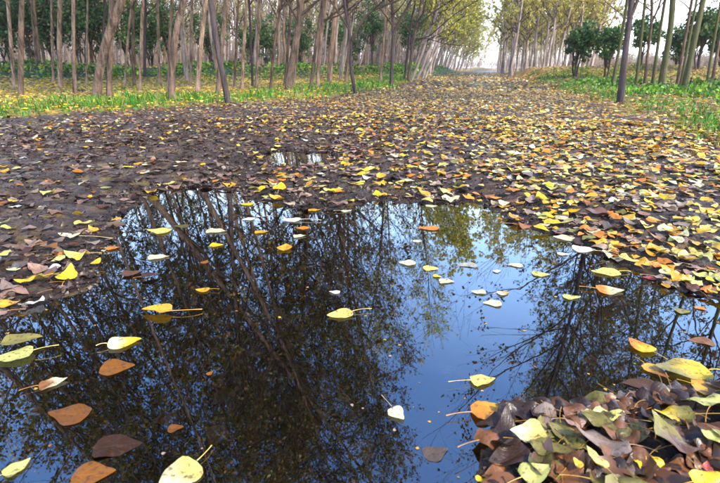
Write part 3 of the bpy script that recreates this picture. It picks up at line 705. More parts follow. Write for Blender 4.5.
for (px, Y, s, lab) in [(577, 25, 1.0, "round dark evergreen leftmost of those right of the path"),
                        (606, 24, .98, "round dark evergreen between the leftmost one and the dark trunk"),
                        (641, 26, .95, "round evergreen just right of the dark purplish trunk"),
                        (675, 27, .92, "small evergreen seen between the two big mossy trunks"),
                        (698, 24, 1.12, "larger dark evergreen right of the second big mossy trunk"),
                        (718, 26, .9, "dark evergreen cut by the right edge of the photograph")]:
    p = at_depth(px, 68, Y); o = evs.place(p[0], Y, (0, 0), s, px)
    tag(o, lab, "evergreen", "evergreens right of the path")

# ------------------------------------------------------------------ leaves on the ground
PAL = {
 'bright yellow': (0.78, 0.50, 0.02), 'golden': (0.62, 0.33, 0.025), 'orange': (0.60, 0.21, 0.02), 'cream': (0.74, 0.66, 0.36),
 'pale yellow': (0.74, 0.57, 0.14), 'lime green': (0.52, 0.50, 0.14), 'olive': (0.24, 0.20, 0.04), 'tan': (0.40, 0.27, 0.18),
 'pinkish brown': (0.30, 0.175, 0.115), 'grey brown': (0.25, 0.18, 0.14), 'dark brown': (0.045, 0.022, 0.013), 'rusty brown': (0.26, 0.10, 0.03),
 'white': (0.80, 0.76, 0.62), 'red': (0.50, 0.09, 0.06), 'purple brown': (0.125, 0.058, 0.034),
}
def half_width(t): return 0.86 * np.power(np.clip(t, 0, 1), 0.34) * np.power(1 - t, 0.86) * (1 - .12 * np.sin(np.pi * np.clip((t - .55) / .45, 0, 1)))
def leaf_template(rows, m):
    t = np.array(rows); V = []; UV = []
    for a in t:
        for j in range(-m, m + 1):
            V.append(((half_width(a)) * j / m, a, 0)); UV.append((0.5 + 0.5 * j / m, a))
    V.append((0, 1.0, 0)); UV.append((.5, 1)); nr = len(t); w = 2 * m + 1
    Q = [(i * w + j, i * w + j + 1, (i + 1) * w + j + 1, (i + 1) * w + j) for i in range(nr - 1) for j in range(2 * m)]
    T = [((nr - 1) * w + j, (nr - 1) * w + j + 1, nr * w) for j in range(2 * m)]
    return np.array(V, float), np.array(Q), np.array(T), np.array(UV)
T_HERO = leaf_template([0.0, 0.04, 0.12, 0.22, 0.34, 0.47, 0.6, 0.73, 0.85, 0.94], 4)
T_MID = leaf_template([0.02, 0.15, 0.35, 0.6, 0.83], 2)
T_LOW = leaf_template([0.0, 0.16, 0.45, 0.78], 1)
def rot_from(yaw, pitch, roll):
    cy, sy, cp, sp, cr, sr = np.cos(yaw), np.sin(yaw), np.cos(pitch), np.sin(pitch), np.cos(roll), np.sin(roll)
    # local y = tip direction; yaw turns it in plan, pitch lifts the tip, roll tips it sideways
    z = np.zeros_like(yaw); o = np.ones_like(yaw)
    Rz = np.stack([np.stack([cy, -sy, z], -1), np.stack([sy, cy, z], -1), np.stack([z, z, o], -1)], -2)
    Rx = np.stack([np.stack([o, z, z], -1), np.stack([z, cp, -sp], -1), np.stack([z, sp, cp], -1)], -2)
    Ry = np.stack([np.stack([cr, z, sr], -1), np.stack([z, o, z], -1), np.stack([-sr, z, cr], -1)], -2)
    return Rz @ Rx @ Ry
def shaped(tpl, rg, fold, cupl, twist, wave, n, narrow=None):
    """n bent versions of a leaf template (n,k,3)"""
    V = np.repeat(tpl[None], n, 0).copy(); x = V[..., 0]; t = V[..., 1]
    if narrow is not None: x = x * narrow[:, None]
    ed = np.abs(x); ph = rg.uniform(0, 6.28, (n, 1))
    z = fold[:, None] * ed + cupl[:, None] * ((t - .45) ** 2 * 1.6 + 0.0) + twist[:, None] * x * (t - .4) + \
        wave[:, None] * ed * np.sin(t * 11 + ph + np.sign(x) * 1.3) * 1.4 + \
        wave[:, None] * .35 * np.sin(x * 9 + ph * 3 + t * 5) + (twist[:, None] - fold[:, None]) * .9 * ed ** 2
    jag = 1 + 0.05 * np.sin(t * 40 + ph) + 0.10 * np.sin(t * 7 + ph * 2 + np.sign(x) * 2) * (tpl.shape[0] > 12)
    V[..., 0] = x * jag * (1 - 0.35 * np.abs(fold[:, None])); V[..., 2] = z; V[..., 1] = t - 0.45
    return V
def clump(x, y): return fbm(x * 2.3 + 4, y * 2.3, 3)
def litter(name, label, pos, yaw, pitch, roll, size, cols, tpl, rg, kind='stuff', curl=1.0, mat_=None):
    n = len(pos); tp, Q, T, UV = tpl
    V = shaped(tp, rg, rg.normal(0.05, .35, n) * curl, rg.normal(0.15, .45, n) * curl, rg.normal(0, .5, n) * curl, rg.uniform(0, .28, n) * curl, n, rg.uniform(.75, 1.1, n))
    Rm = rot_from(yaw, pitch, roll)
    W = np.einsum('nij,nkj->nki', Rm, V * size[:, None, None])
    zmin = W[..., 2].min(1); W[..., 2] -= (zmin * 0.75)[:, None]
    W = W + pos[:, None]; k = len(tp); b = (np.arange(n) * k)[:, None, None]
    Fq = (Q[None] + b).reshape(-1, 4); Ft = (T[None] + b).reshape(-1, 3)
    C = np.repeat(cols, k, 0) * rg.uniform(.72, 1.15, (n * k, 1))
    o = link(name, W.reshape(-1, 3), [(Fq, 0), (Ft, 0)], [mat_ or M_LITTER], cols=C)
    return tag(o, label, "leaves", kind=kind)

def yellowness(x, y, _b=None):
    """share of fresh yellow leaves: few on the left mud, many on the right and far ahead"""
    u = project(np.stack([x, y, x * 0], -1))[0]; r = np.hypot(x, y)
    a = sstep(120, 600, u) * 0.54 + 0.07
    a = a + 0.24 * sstep(4, 10, r) + 0.12 * (fbm(x * .9, y * .9, 2))
    return np.clip(a, 0.05, 0.85)
FRESH = ['bright yellow', 'bright yellow', 'golden', 'golden', 'golden', 'orange', 'orange', 'pale yellow', 'pale yellow', 'cream', 'cream', 'lime green', 'olive', 'tan']
DULL = ['pinkish brown', 'pinkish brown', 'grey brown', 'grey brown', 'dark brown', 'dark brown', 'rusty brown', 'purple brown', 'tan', 'tan', 'white']
DULLP = np.array([3, 2, 3, 2, 3, 2, 1.6, 2, 2.4, 2.0, .5]); DULLP = DULLP / DULLP.sum()
def pick_colours(x, y, rg):
    ye = rg.uniform(size=len(x)) < yellowness(x, y)
    names = np.where(ye, rg.choice(FRESH, len(x)), rg.choice(DULL, len(x), p=DULLP))
    c = np.array([PAL[s] for s in names]) * rg.uniform(.72, 1.12, (len(x), 1))
    return names, np.clip(c * rg.uniform(.92, 1.08, (len(x), 3)), 0, .85)
def scatter(rg, n, r0, r1, umin=-40, umax=760, power=1.0):
    """random places in the view between two distances, even over the ground"""
    r = np.sqrt(rg.uniform(r0 ** 2, r1 ** 2, n)) if power == 1 else (rg.uniform(r0 ** power, r1 ** power, n)) ** (1 / power)
    a = rg.uniform(-.80, .85, n); x = r * np.sin(a); y = r * np.cos(a); u = project(np.stack([x, y, x * 0], -1))[0]
    k = (u > umin) & (u < umax); return x[k], y[k]

# --- single leaves seen in the photograph: x, y, width (photograph pixels), colour, tip direction (deg), options, label
HERO = [
 (341, 314, 34, 'pale yellow', 200, {}, "pale yellow leaf floating alone in the dark middle of the puddle"),
 (158, 311, 34, 'golden', 175, dict(fold=.6, lift=.005, stalk=.9), "golden folded leaf standing off the water with curved stalk to the right"),
 (123, 342, 40, 'cream', 20, dict(col2='bright yellow', lift=.003), "creamy yellow leaf floating just above an orange one, left puddle"),
 (116, 367, 38, 'orange', 10, dict(sub=.5), "orange leaf under the creamy yellow one on the dark water"),  # reflection of the creamy leaf, modelled as a separate orange leaf shape
 (52, 383, 34, 'rusty brown', 30, dict(col2='cream'), "brown leaf with cream tip floating on the left of the puddle"),
 (70, 414, 46, 'orange', 175, dict(sub=1), "wet orange-brown leaf awash below the cream-tipped one"),
 (14, 355, 46, 'lime green', 200, dict(lift=.008), "pale green leaf on the left edge of the puddle"),
 (20, 340, 46, 'olive', 20, dict(lift=.02, fold=.3), "olive leaf resting against the pale green one at the left edge"),
 (16, 468, 34, 'lime green', 60, {}, "green leaf in the bottom left corner of the photograph"),
 (92, 474, 48, 'orange', 10, dict(sub=.4), "wet orange leaf awash at the bottom left"),
 (180, 474, 60, 'pale yellow', 232, dict(col2='cream', stalk=.5, narrow=1.1), "largest pale yellow leaf, cut by the bottom edge left of centre"),
 (210, 373, 11, 'orange', 60, dict(sub=.3), "tiny orange leaf scrap on the dark left water"),
 (175, 428, 18, 'orange', 10, dict(sub=1), "small wet rusty leaf awash in the dark lower left water"),
 (116, 446, 54, 'rusty brown', 10, dict(sub=1), "big dim brown leaf awash at the lower left"),
 (203, 290, 14, 'golden', 180, {}, "small golden leaf floating left of the puddle's middle"),
 (205, 262, 11, 'orange', 80, dict(sub=.2), "tiny orange leaf upright beside a reflected trunk"),
 (160, 231, 24, 'pale yellow', 180, {}, "pale yellow leaf floating near the top left shore"),
 (158, 257, 24, 'cream', 10, {}, "cream leaf floating near the left mud spit"),
 (216, 231, 24, 'cream', 350, {}, "cream leaf floating in the upper left water"),
 (216, 245, 14, 'bright yellow', 0, {}, "small yellow leaf below the cream one in the upper left water"),
 (182, 226, 15, 'olive', 180, dict(sub=.2), "small olive leaf in upper left water between two pale ones"),
 (247, 204, 14, 'bright yellow', 180, {}, "yellow leaf floating under the far shore left of centre"),
 (249, 219, 16, 'white', 200, dict(stalk=1.2), "white leaf with raised stalk floating left of centre"),
 (292, 220, 19, 'white', 180, dict(stalk=1.1), "white wide leaf floating near the far shore"),
 (314, 210, 13, 'golden', 0, {}, "golden leaf touching the far shore in the middle"),
 (346, 211, 12, 'cream', 10, {}, "cream leaf touching the far shore in the middle"),
 (261, 232, 16, 'golden', 10, {}, "golden leaf floating among reflected trunks"),
 (303, 228, 13, 'orange', 180, {}, "orange leaf floating above the cream one in the middle"),
 (299, 236, 15, 'cream', 10, {}, "cream leaf floating in the middle water below an orange one"),
 (285, 248, 18, 'golden', 90, dict(fold=.3), "golden brown bow-shaped leaf floating among reflected branches"),
 (335, 292, 13, 'white', 170, {}, "small white leaf above the lone pale yellow one"),
 (429, 228, 22, 'orange', 180, {}, "orange leaf floating at the edge of the bright sky reflection"),
 (431, 206, 12, 'cream', 0, {}, "cream leaf by the far shore under the sky reflection"),
 (408, 263, 20, 'cream', 170, {}, "cream leaf, left one of two that almost touch"),
 (430, 268, 18, 'pale yellow', 350, {}, "yellowish leaf, right one of two that almost touch"),
 (437, 276, 12, 'bright yellow', 330, {}, "small yellow leaf tip between two cream leaves"),
 (446, 281, 18, 'cream', 350, {}, "cream leaf right below the touching pair"),
 (417, 241, 9, 'white', 0, {}, "tiny pale leaf floating above the touching pair"),
 (468, 265, 20, 'white', 180, dict(sub=.1), "whitish leaf in the bright sky reflection, upper left of its group"),
 (497, 271, 11, 'white', 20, {}, "small white leaf in the bright sky reflection"),
 (516, 265, 17, 'cream', 170, {}, "cream leaf right of the whitish one in the sky reflection"),
 (479, 292, 17, 'cream', 170, {}, "cream leaf, left of three clustered in the sky reflection"),
 (503, 293, 16, 'white', 20, dict(col2='golden'), "white leaf with golden edge, right of three clustered"),
 (493, 303, 20, 'cream', 175, {}, "cream leaf, lowest of three clustered in the sky reflection"),
 (540, 274, 20, 'lime green', 350, {}, "yellow-green leaf floating right of the sky reflection"),
 (565, 238, 24, 'cream', 175, {}, "cream leaf floating nearest the right shore's corner"),
 (583, 249, 26, 'white', 350, {}, "white long leaf floating off the right shore"),
 (563, 254, 14, 'white', 350, {}, "small white leaf between two larger pale ones off the right shore"),
 (606, 272, 28, 'pale yellow', 180, {}, "pale yellow long leaf floating off the right shore"),
 (609, 290, 30, 'orange', 350, dict(col2='cream'), "orange brown leaf floating below the pale yellow long one"),
 (571, 297, 20, 'lime green', 350, {}, "pale green leaf floating left of the orange brown one"),
 (617, 259, 20, 'cream', 10, {}, "cream leaf at the water's edge on the right"),
 (650, 278, 16, 'red', 160, {}, "small red leaf at the right water's edge"),
 (665, 286, 16, 'golden', 80, dict(fold=.5, lift=.006), "golden crumpled leaf just below the small red one"),
 (704, 276, 25, 'lime green', 170, dict(lift=.005), "pale green leaf near the right edge of the photograph"),
 (682, 311, 17, 'olive', 350, {}, "olive leaf floating near the right edge"),
 (700, 308, 14, 'orange', 160, {}, "orange leaf floating near the right edge beside the olive one"),
 (710, 245, 21, 'lime green', 200, dict(lift=.01), "pale green leaf on the mud at the right edge"),
 (709, 230, 20, 'pale yellow', 350, dict(lift=.01), "pale yellow leaf on the mud at the right edge"),
 (656, 237, 28, 'pinkish brown', 160, dict(lift=.015, col2='orange'), "rusty pink broad leaf on the right bank"),
 (680, 253, 24, 'golden', 320, dict(lift=.015, fold=.3), "golden leaf pair member lying right of the rusty pink leaf"),
 (664, 250, 18, 'cream', 300, dict(lift=.01), "cream narrow leaf just below the rusty pink leaf"),
 (642, 265, 24, 'golden', 200, dict(lift=.004), "golden ragged leaf at the right water's edge"),
 (584, 222, 12, 'lime green', 60, dict(lift=.02), "lime green rounded leaf at the right shore's corner"),
 (565, 211, 18, 'cream', 330, dict(lift=.015, col2='golden'), "cream and golden leaf on the right shore"),
 (541, 198, 17, 'bright yellow', 100, dict(lift=.02), "bright yellow leaf tilted up above the right shore"),
 (513, 170, 18, 'bright yellow', 160, dict(lift=.01), "bright yellow leaf on the path beyond the puddle's right arm"),
 (609, 162, 14, 'bright yellow', 120, dict(lift=.015), "bright yellow upright leaf on the path to the right"),
 (597, 214, 36, 'purple brown', 190, dict(lift=.025, fold=.5), "large dark purple curled leaf on the right shore"),
 (615, 230, 30, 'dark brown', 10, dict(lift=.01, fold=.5), "dark brown wet leaf below the large purple one"),
 (508, 200, 32, 'purple brown', 200, dict(lift=.015, fold=-.6), "dark brown arched leaf hanging over the shore"),
 (530, 226, 30, 'rusty brown', 350, dict(lift=-.002, fold=-.4), "rusty dark leaf dipping into the water at the shore"),
 (377, 194, 13, 'bright yellow', 100, dict(lift=.02), "yellow leaf standing up at the far shore's middle"),
 (280, 187, 17, 'bright yellow', 90, dict(lift=.02), "bright yellow notched leaf at the far shore left of centre"),
 (277, 199, 18, 'golden', 170, dict(lift=.005), "golden rounded leaf at the water's edge left of centre"),
 (328, 190, 14, 'pale yellow', 330, dict(lift=.01), "pale yellow leaf on the far shore near the middle"),
 (450, 199, 20, 'cream', 10, dict(lift=.01), "cream leaf at the far shore above the sky reflection"),
 (470, 197, 12, 'golden', 100, dict(lift=.01), "golden leaf at the far shore, right end of the sky reflection"),
 (367, 170, 13, 'bright yellow', 180, dict(lift=.01), "bright yellow leaf on the mud above the middle shore"),
 (4, 167, 14, 'bright yellow', 10, dict(lift=.01), "yellow leaf on the mud at the left edge, highest there"),
 (10, 228, 20, 'lime green', 340, dict(lift=.01, stalk=.9), "pale green leaf on the mud at the left edge"),
 (14, 201, 12, 'bright yellow', 10, dict(lift=.01), "small yellow leaf on the mud above the pale green one"),
 (48, 193, 18, 'pale yellow', 170, dict(lift=.01, stalk=1.0), "pale yellow leaf on the left mud, stalk to the right"),
 (84, 223, 22, 'pale yellow', 10, dict(lift=.012), "pale yellow flat leaf on the left mud"),
 (116, 219, 15, 'golden', 250, dict(lift=.015), "golden leaf standing at the left shore"),
 (93, 230, 17, 'golden', 150, dict(lift=.004, stalk=1.0), "golden narrow leaf just below the pale flat one"),
 (70, 236, 24, 'cream', 175, dict(lift=.012, stalk=1.6, narrow=.7), "cream narrow leaf with long golden stalk on the left mud"),
 (77, 254, 29, 'bright yellow', 170, dict(lift=.02, fold=-.45, col2='lime green'), "bent yellow and green leaf on the left mud"),
 (101, 253, 15, 'cream', 30, dict(lift=.008, fold=.5), "cream crumpled leaf right of the bent yellow and green one"),
 (112, 248, 17, 'orange', 20, dict(lift=.003), "orange leaf at the left water's edge"),
 (68, 275, 27, 'bright yellow', 100, dict(lift=.02, stalk=.3), "biggest golden yellow leaf on the left mud"),
 (29, 281, 28, 'bright yellow', 200, dict(lift=.015, fold=.2), "yellow curled-edge leaf left of the biggest golden one"),
 (37, 270, 27, 'pinkish brown', 160, dict(lift=.01, fold=.3), "pinkish brown leaf between two yellow ones on the left mud"),
 (8, 286, 28, 'grey brown', 150, dict(lift=.01), "grey lilac leaf on the mud at the left edge"),
 (10, 304, 30, 'golden', 10, dict(lift=.008, narrow=.5, stalk=1.0), "golden shrivelled leaf at the left edge by the water"),
 (131, 273, 24, 'purple brown', 20, dict(lift=.004), "dark red wet leaf at the tip of the left mud spit"),
 (150, 276, 24, 'dark brown', 30, dict(lift=.006, fold=.5), "blackish wet leaf in the shallow water off the left shore"),
 (151, 192, 15, 'bright yellow', 170, dict(lift=.01), "yellow leaf at the upper left shore corner"),
 (166, 184, 20, 'pale yellow', 10, dict(lift=.01), "pale yellow leaf on the upper left shore"),
 (230, 185, 16, 'golden', 170, dict(lift=.005), "golden leaf at the upper shore above reflected trunks"),
 (182, 162, 18, 'cream', 330, dict(lift=.01), "cream leaf on the mud beyond the upper left shore"),
 (228, 144, 12, 'bright yellow', 350, dict(lift=.01), "yellow leaf on the far mud left of centre"),
 (641, 346, 34, 'bright yellow', 110, dict(lift=.004, narrow=.9, col2='orange'), "yellow triangular leaf floating above the heap's right part"),
 (655, 370, 34, 'golden', 300, dict(lift=.003, col2='rusty brown'), "golden brown leaf touching the large olive-yellow one"),
 (684, 369, 56, 'bright yellow', 175, dict(lift=.012, col2='olive'), "large yellow and olive leaf near the right edge"),
 (708, 388, 40, 'golden', 340, dict(lift=.008, col2='rusty brown'), "golden brown leaf under the large olive-yellow one"),
 (706, 402, 48, 'lime green', 170, dict(lift=.02, fold=.2), "pale green leaf at the right edge above the heap"),
 (617, 398, 22, 'bright yellow', 160, dict(lift=.003), "bright yellow small leaf floating before the heap"),
 (641, 384, 38, 'rusty brown', 170, dict(sub=.8), "wet brown leaf right of the small bright yellow one"),
 (675, 415, 42, 'olive', 170, dict(lift=.02, col2='bright yellow', stalk=1.0), "olive yellow leaf at the back of the heap"),
 (668, 437, 58, 'purple brown', 100, dict(lift=.035, fold=.28, col2='olive'), "large purple brown leaf with olive middle on the heap"),
 (596, 459, 33, 'pale yellow', 110, dict(lift=.035, fold=.15, stalk=.5), "pale yellow triangular leaf lying on the heap"),
 (578, 463, 15, 'bright yellow', 120, dict(lift=.03), "small yellow leaf just left of the pale triangular one"),
 (602, 440, 62, 'grey brown', 170, dict(lift=.02, fold=-.15), "big dull brown leaf across the middle of the heap"),
 (575, 420, 32, 'pinkish brown', 10, dict(lift=.018, fold=-.3), "pinkish brown arched leaf at the heap's water edge"),
 (397, 413, 28, 'cream', 300, dict(lift=.002, stalk=1.0), "cream heart-shaped leaf floating in deep blue at the bottom"),
 (482, 380, 30, 'pale yellow', 10, dict(lift=.002, stalk=.9), "yellow leaf with stalk to the left, floating above the orange one"),
 (489, 411, 46, 'orange', 10, dict(lift=.004, col2='golden', fold=.2), "orange brown leaf with golden edge floating before the heap"),
 (527, 434, 44, 'pale yellow', 190, dict(lift=.02, col2='cream', fold=.25, stalk=.7), "pale yellow crumpled leaf at the heap's left end"),
 (510, 459, 58, 'dark brown', 200, dict(lift=.004, fold=.4, stalkc='red'), "blackish curled leaf at the left foot of the heap"),
 (535, 473, 46, 'lime green', 20, dict(lift=.03, fold=.2), "yellow green leaf at the bottom edge of the heap"),
 (482, 480, 17, 'bright yellow', 10, dict(lift=.003), "small yellow leaf at the bottom edge left of the heap"),
 (435, 453, 34, 'grey brown', 20, dict(sub=.6), "dull grey leaf awash in the deep blue water"),
 (712, 437, 26, 'lime green', 170, dict(lift=.04), "yellow green leaf at the right edge on the heap"),
 (705, 480, 40, 'bright yellow', 10, dict(lift=.045), "yellow leaf in the bottom right corner"),
 (707, 468, 18, 'red', 60, dict(lift=.05, fold=.5), "dark red curled leaf in the bottom right corner"),
 (702, 341, 26, 'orange', 170, dict(sub=.7), "wet orange leaf awash at the right edge"),
]
hero_rg = np.random.default_rng(21); hero_done = []
def stalk_for(o, L, tint, length, rg, bendup=0.10):
    m = 7; tt = np.linspace(0, 1, m)
    P = np.stack([rg.normal(0, .12) * L * tt ** 2 * length, -0.45 * L - tt * L * length, (0.004 + bendup * L * tt * (1 - tt) + 0.10 * L * tt ** 2 * rg.uniform(-.3, .3) * length)], -1)
    V, Fq = tubes(P[None], (np.array([.013, .010, .008, .008, .008, .010, .015]) * L)[None], 5)
    s = link("stalk", V, [(Fq, 0)], [M_STALK], o, cols=np.tile(tint, (len(V), 1)))
    return s
def single_leaf(P, L, yaw, pitch, roll, name_col, rg, tpl=T_HERO, fold=.12, cup=.3, twist=.1, wave=.08, col2=None, narrow=.95, tint=None, stalk=0.0, stalkc=None):
    tp, Q, T, UV = tpl
    V = shaped(tp, rg, np.array([fold]), np.array([cup]), np.array([twist]), np.array([wave]), 1, np.array([narrow]))[0] * L
    c1 = np.array(tint if tint is not None else PAL[name_col]); t = tp[:, 1:2]; x = tp[:, 0:1]
    C = np.repeat(c1[None], len(V), 0)
    if col2 is not None:
        w = sstep(.35, .75, t + .5 * np.abs(x) + rg.normal(0, .05, (len(V), 1))); C = C * (1 - w) + np.array(PAL[col2]) * w
    C = C * (1 - 0.12 * np.abs(x) / (0.01 + half_width(t))) if tpl is T_HERO else C
    o = link("fallen_leaf", V, [(Q, 0), (T, 0)], [M_LEAF], cols=C, uvs=UV)
    o.location = P; Rm = rot_from(np.array([yaw]), np.array([pitch]), np.array([roll]))[0]
    o.rotation_euler = Matrix(Rm.tolist()).to_euler()
    if stalk > 0: stalk_for(o, L, np.array(PAL[stalkc]) if stalkc else np.clip(c1 * .6 + np.array([.28, .13, .01]), 0, 1), stalk, rg)
    return o
for (px, py, w, cn, tip, op, lab) in HERO:
    lift = op.get('lift', 0.0); sub = op.get('sub')
    p = at(px, py, 0); z = hz(p[0], p[1])
    if z < 0.001 and not sub: z = 0.0
    if sub: z0 = 0.0012
    else: z0 = z + 0.003 + max(lift, 0.004 if z > 0 else 0) * 0.8
    p = at(px, py, z0)
    if not sub and lift and z > 0.001:
        z0 = hz(p[0], p[1]) + .004 + lift * .8; p = at(px, py, z0)
    zc = project(p[None])[2][0]; a = R(tip)
    L = w / F * zc / (abs(math.cos(a)) + abs(math.sin(a)) * .95)
    onland = z > 0.001
    o = single_leaf(p, L, a - math.pi / 2, hero_rg.normal(.0, .10) + (0.22 if onland and math.sin(a) > .3 else 0) if onland else hero_rg.normal(0, .015),
                    hero_rg.normal(0, .16) if onland else hero_rg.normal(0, .01), cn, hero_rg, tint=None if not sub else np.array(PAL[cn]) * (.50 - .2 * sub) * (.5 if w > 50 else 1),
                    fold=op.get('fold', .10 if onland else .03), cup=hero_rg.uniform(.1, .5) if onland else (.01 if sub else hero_rg.uniform(.02, .12)),
                    twist=hero_rg.normal(0, .35) if onland else hero_rg.normal(0, .05), wave=.10 if onland else .03,
                    col2=op.get('col2'), narrow=op.get('narrow', hero_rg.uniform(.78, 1.0)), stalk=0 if sub else op.get('stalk', hero_rg.uniform(.3, .75) if (w > 26 or hero_rg.uniform() < .2) else 0), stalkc=op.get('stalkc'))
    tag(o, lab, "leaf", "leaves fallen on the puddle and its muddy shore")
    hero_done.append((px, py, lab, p[0], p[1], L))
print("hero", len(HERO))
def clear_of_heroes(x, y, f=.55):
    k = np.ones(len(x), bool)
    for h in hero_done: k &= np.hypot(x - h[3], y - h[4]) > h[5] * f
    return k

# --- litter close to the camera; the ones that show largest become leaves of their own
def near_litter():
    rg = np.random.default_rng(31)
    x, y = scatter(rg, 30000, 0.55, 7.0)
    hc = at(620, 452); hx = np.concatenate([rg.normal(hc[0], .3, 300), rg.uniform(.8, 1.5, 160)]); hy = np.concatenate([rg.normal(hc[1], .14, 300), rg.uniform(.75, 1.25, 160)])
    x = np.concatenate([x, hx]); y = np.concatenate([y, hy]); heap = np.exp(-(((x - hc[0]) / .5) ** 2 + ((y - hc[1]) / .3) ** 2))
    z = height(x, y); k = z > 0.0012
    # a thinner layer where the mud shows on the left, denser on the right bank
    u = project(np.stack([x, y, z], -1))[0]
    dens = np.where(u < 250, .42, np.where(u < 480, .62, .95)); dens = np.clip(dens * .8 + .55 * clump(x, y) + heap, .08, 1)
    k &= rg.uniform(size=len(x)) < dens
    x, y, z, heap = x[k], y[k], z[k], heap[k]
    k = clear_of_heroes(x, y, .5); x, y, z, heap = x[k], y[k], z[k], heap[k]
    n = len(x); names, cols = pick_colours(x, y, rg)
    hb = (heap > .2) & (rg.uniform(size=n) < .94); names = np.where(hb, rg.choice(['dark brown', 'purple brown', 'rusty brown', 'dark brown', 'rusty brown', 'dark brown', 'olive'], n), names)
    cols[hb] = np.array([PAL[s_] for s_ in names[hb]]) * rg.uniform(.4, 1.0, (hb.sum(), 1))
    fresh = ~np.isin(names, DULL)
    size = np.where(fresh, rg.uniform(.028, .078, n), rg.choice([0, 1], n, p=[.45, .55]) * rg.uniform(.03, .05, n) + rg.uniform(.018, .04, n)); size = np.where(heap > .3, np.maximum(size, rg.uniform(.05, .1, n)), size)
    layer = rg.uniform(0, .006, n) + fresh * rg.uniform(.002, .012, n) + heap * rg.uniform(0, .004, n)
    # leaves lying on the heap in front are big
    pos = np.stack([x, y, z + .001 + layer], -1)
    u, v, zc = project(pos); big = size / zc * F
    inside = (u > -5) & (u < 725) & (v < 486)
    order = np.argsort(-(big * inside)); nobj = 300 - len(HERO); obj = order[:nobj]; rest = np.setdiff1d(np.arange(n), obj)
    yaw = rg.uniform(0, 6.28, n); tl = np.where(fresh, .16, .10) * (1 - .4 * np.clip(heap, 0, 1)); cols = np.where((~fresh & (u < 270))[:, None], cols * rg.uniform(.35, 1.0, (n, 1)), cols); pitch = rg.normal(0, 1, n) * tl; roll = rg.normal(0, 1, n) * tl
    ra = rest[zc[rest] < 2.6]; rb = rest[zc[rest] >= 2.6]
    litter("leaf_litter", "thick litter of yellow and brown leaves on the mud close to the puddle", pos[ra], yaw[ra], pitch[ra], roll[ra], size[ra], cols[ra], T_MID, rg, curl=.6)
    litter("leaf_litter", "thick litter of yellow and brown leaves covering the muddy path", pos[rb], yaw[rb], pitch[rb], roll[rb], size[rb], cols[rb], T_LOW, rg, curl=.55)
    marks = [(h[0], h[1], h[2]) for h in hero_done if len(h[2].split()) <= 9 and 'leaf' in h[2]] or [0 for h in hero_done if h[2].split()[0] in ('biggest', 'largest', 'rusty', 'small', 'pale', 'large', 'big', 'bright', 'cream', 'golden', 'dark', 'yellow', 'olive')]
    used = {}
    SHORT = {"biggest golden yellow leaf on the left mud": "biggest golden leaf on the left mud"}
    for i in obj:
        mx = min(marks, key=lambda h: math.hypot(h[0] - u[i], (h[1] - v[i]) * 1.5))
        dx, dy = u[i] - mx[0], (v[i] - mx[1]) * 1.5
        dr = ('right of' if dx > 0 else 'left of') if abs(dx) > abs(dy) else ('below' if dy > 0 else 'above')
        used.setdefault((mx[2], dr, str(names[i])), []).append((math.hypot(dx, dy), i))
    ords = ["nearest", "second nearest", "third nearest", "fourth nearest", "fifth nearest", "sixth nearest", "seventh nearest", "eighth nearest"]
    for (mk, dr, cn), lst in used.items():
        for q, (_, i) in enumerate(sorted(lst)):
            st = 0.6 if (zc[i] < 2.2 and rg.uniform() < .55) else 0
            o = single_leaf(pos[i] + np.array([0, 0, .004]), size[i], yaw[i], pitch[i], roll[i], cn, rg, T_HERO if zc[i] < 1.7 else T_MID, fold=rg.normal(.05, .2), cup=rg.normal(.10, .25), twist=rg.normal(0, .28), wave=.17,
                            narrow=rg.uniform(.65, 1.1), tint=cols[i], stalk=st)
            short = ' '.join(mk.split()[:9])
            mkk = mk if len(mk.split()) <= 10 else ' '.join(mk.split()[:10])
            words = f"{ords[min(q, 7)]} {cn} leaf {dr} the {mkk}".split()[:16]
            while words[-1] in ('the', 'a', 'of', 'on', 'at', 'by', 'and', 'its', 'in', 'to', 'left', 'right'): words.pop()
            tag(o, ' '.join(words), "leaf", "leaves littering the mud round the puddle")
    print("near litter", n, "objects", len(obj))
near_litter()
def mud_crumbs():
    rg = np.random.default_rng(37); x, y = scatter(rg, 60000, .6, 6.5); z = height(x, y); u = project(np.stack([x, y, z], -1))[0]
    k = (z > -.004) & (rg.uniform(size=len(x)) < np.clip(.30 + .5 * fbm(x * 3, y * 3, 3) + .8 * sstep(.02, .002, z) - .15 * (u > 500), .03, 1)); x, y, z = x[k], y[k], z[k]; n = len(x)
    pal = np.array([(.018, .010, .008), (.04, .024, .018), (.075, .048, .036), (.12, .08, .06), (.20, .145, .11), (.05, .028, .015)])
    c = pal[rg.choice(6, n, p=[.25, .28, .2, .14, .06, .07])]
    sz = rg.uniform(.008, .022, n) * rg.choice([1, 1, 1.7], n)
    litter("mud_crumbs", "crumbs of dark mud and shredded rotting leaf on the shore", np.stack([x, y, z - .001], -1), rg.uniform(0, 6.28, n), rg.normal(0, .45, n), rg.normal(0, .45, n), sz, c, T_LOW, rg, curl=1.3); print("crumbs", n)
mud_crumbs()
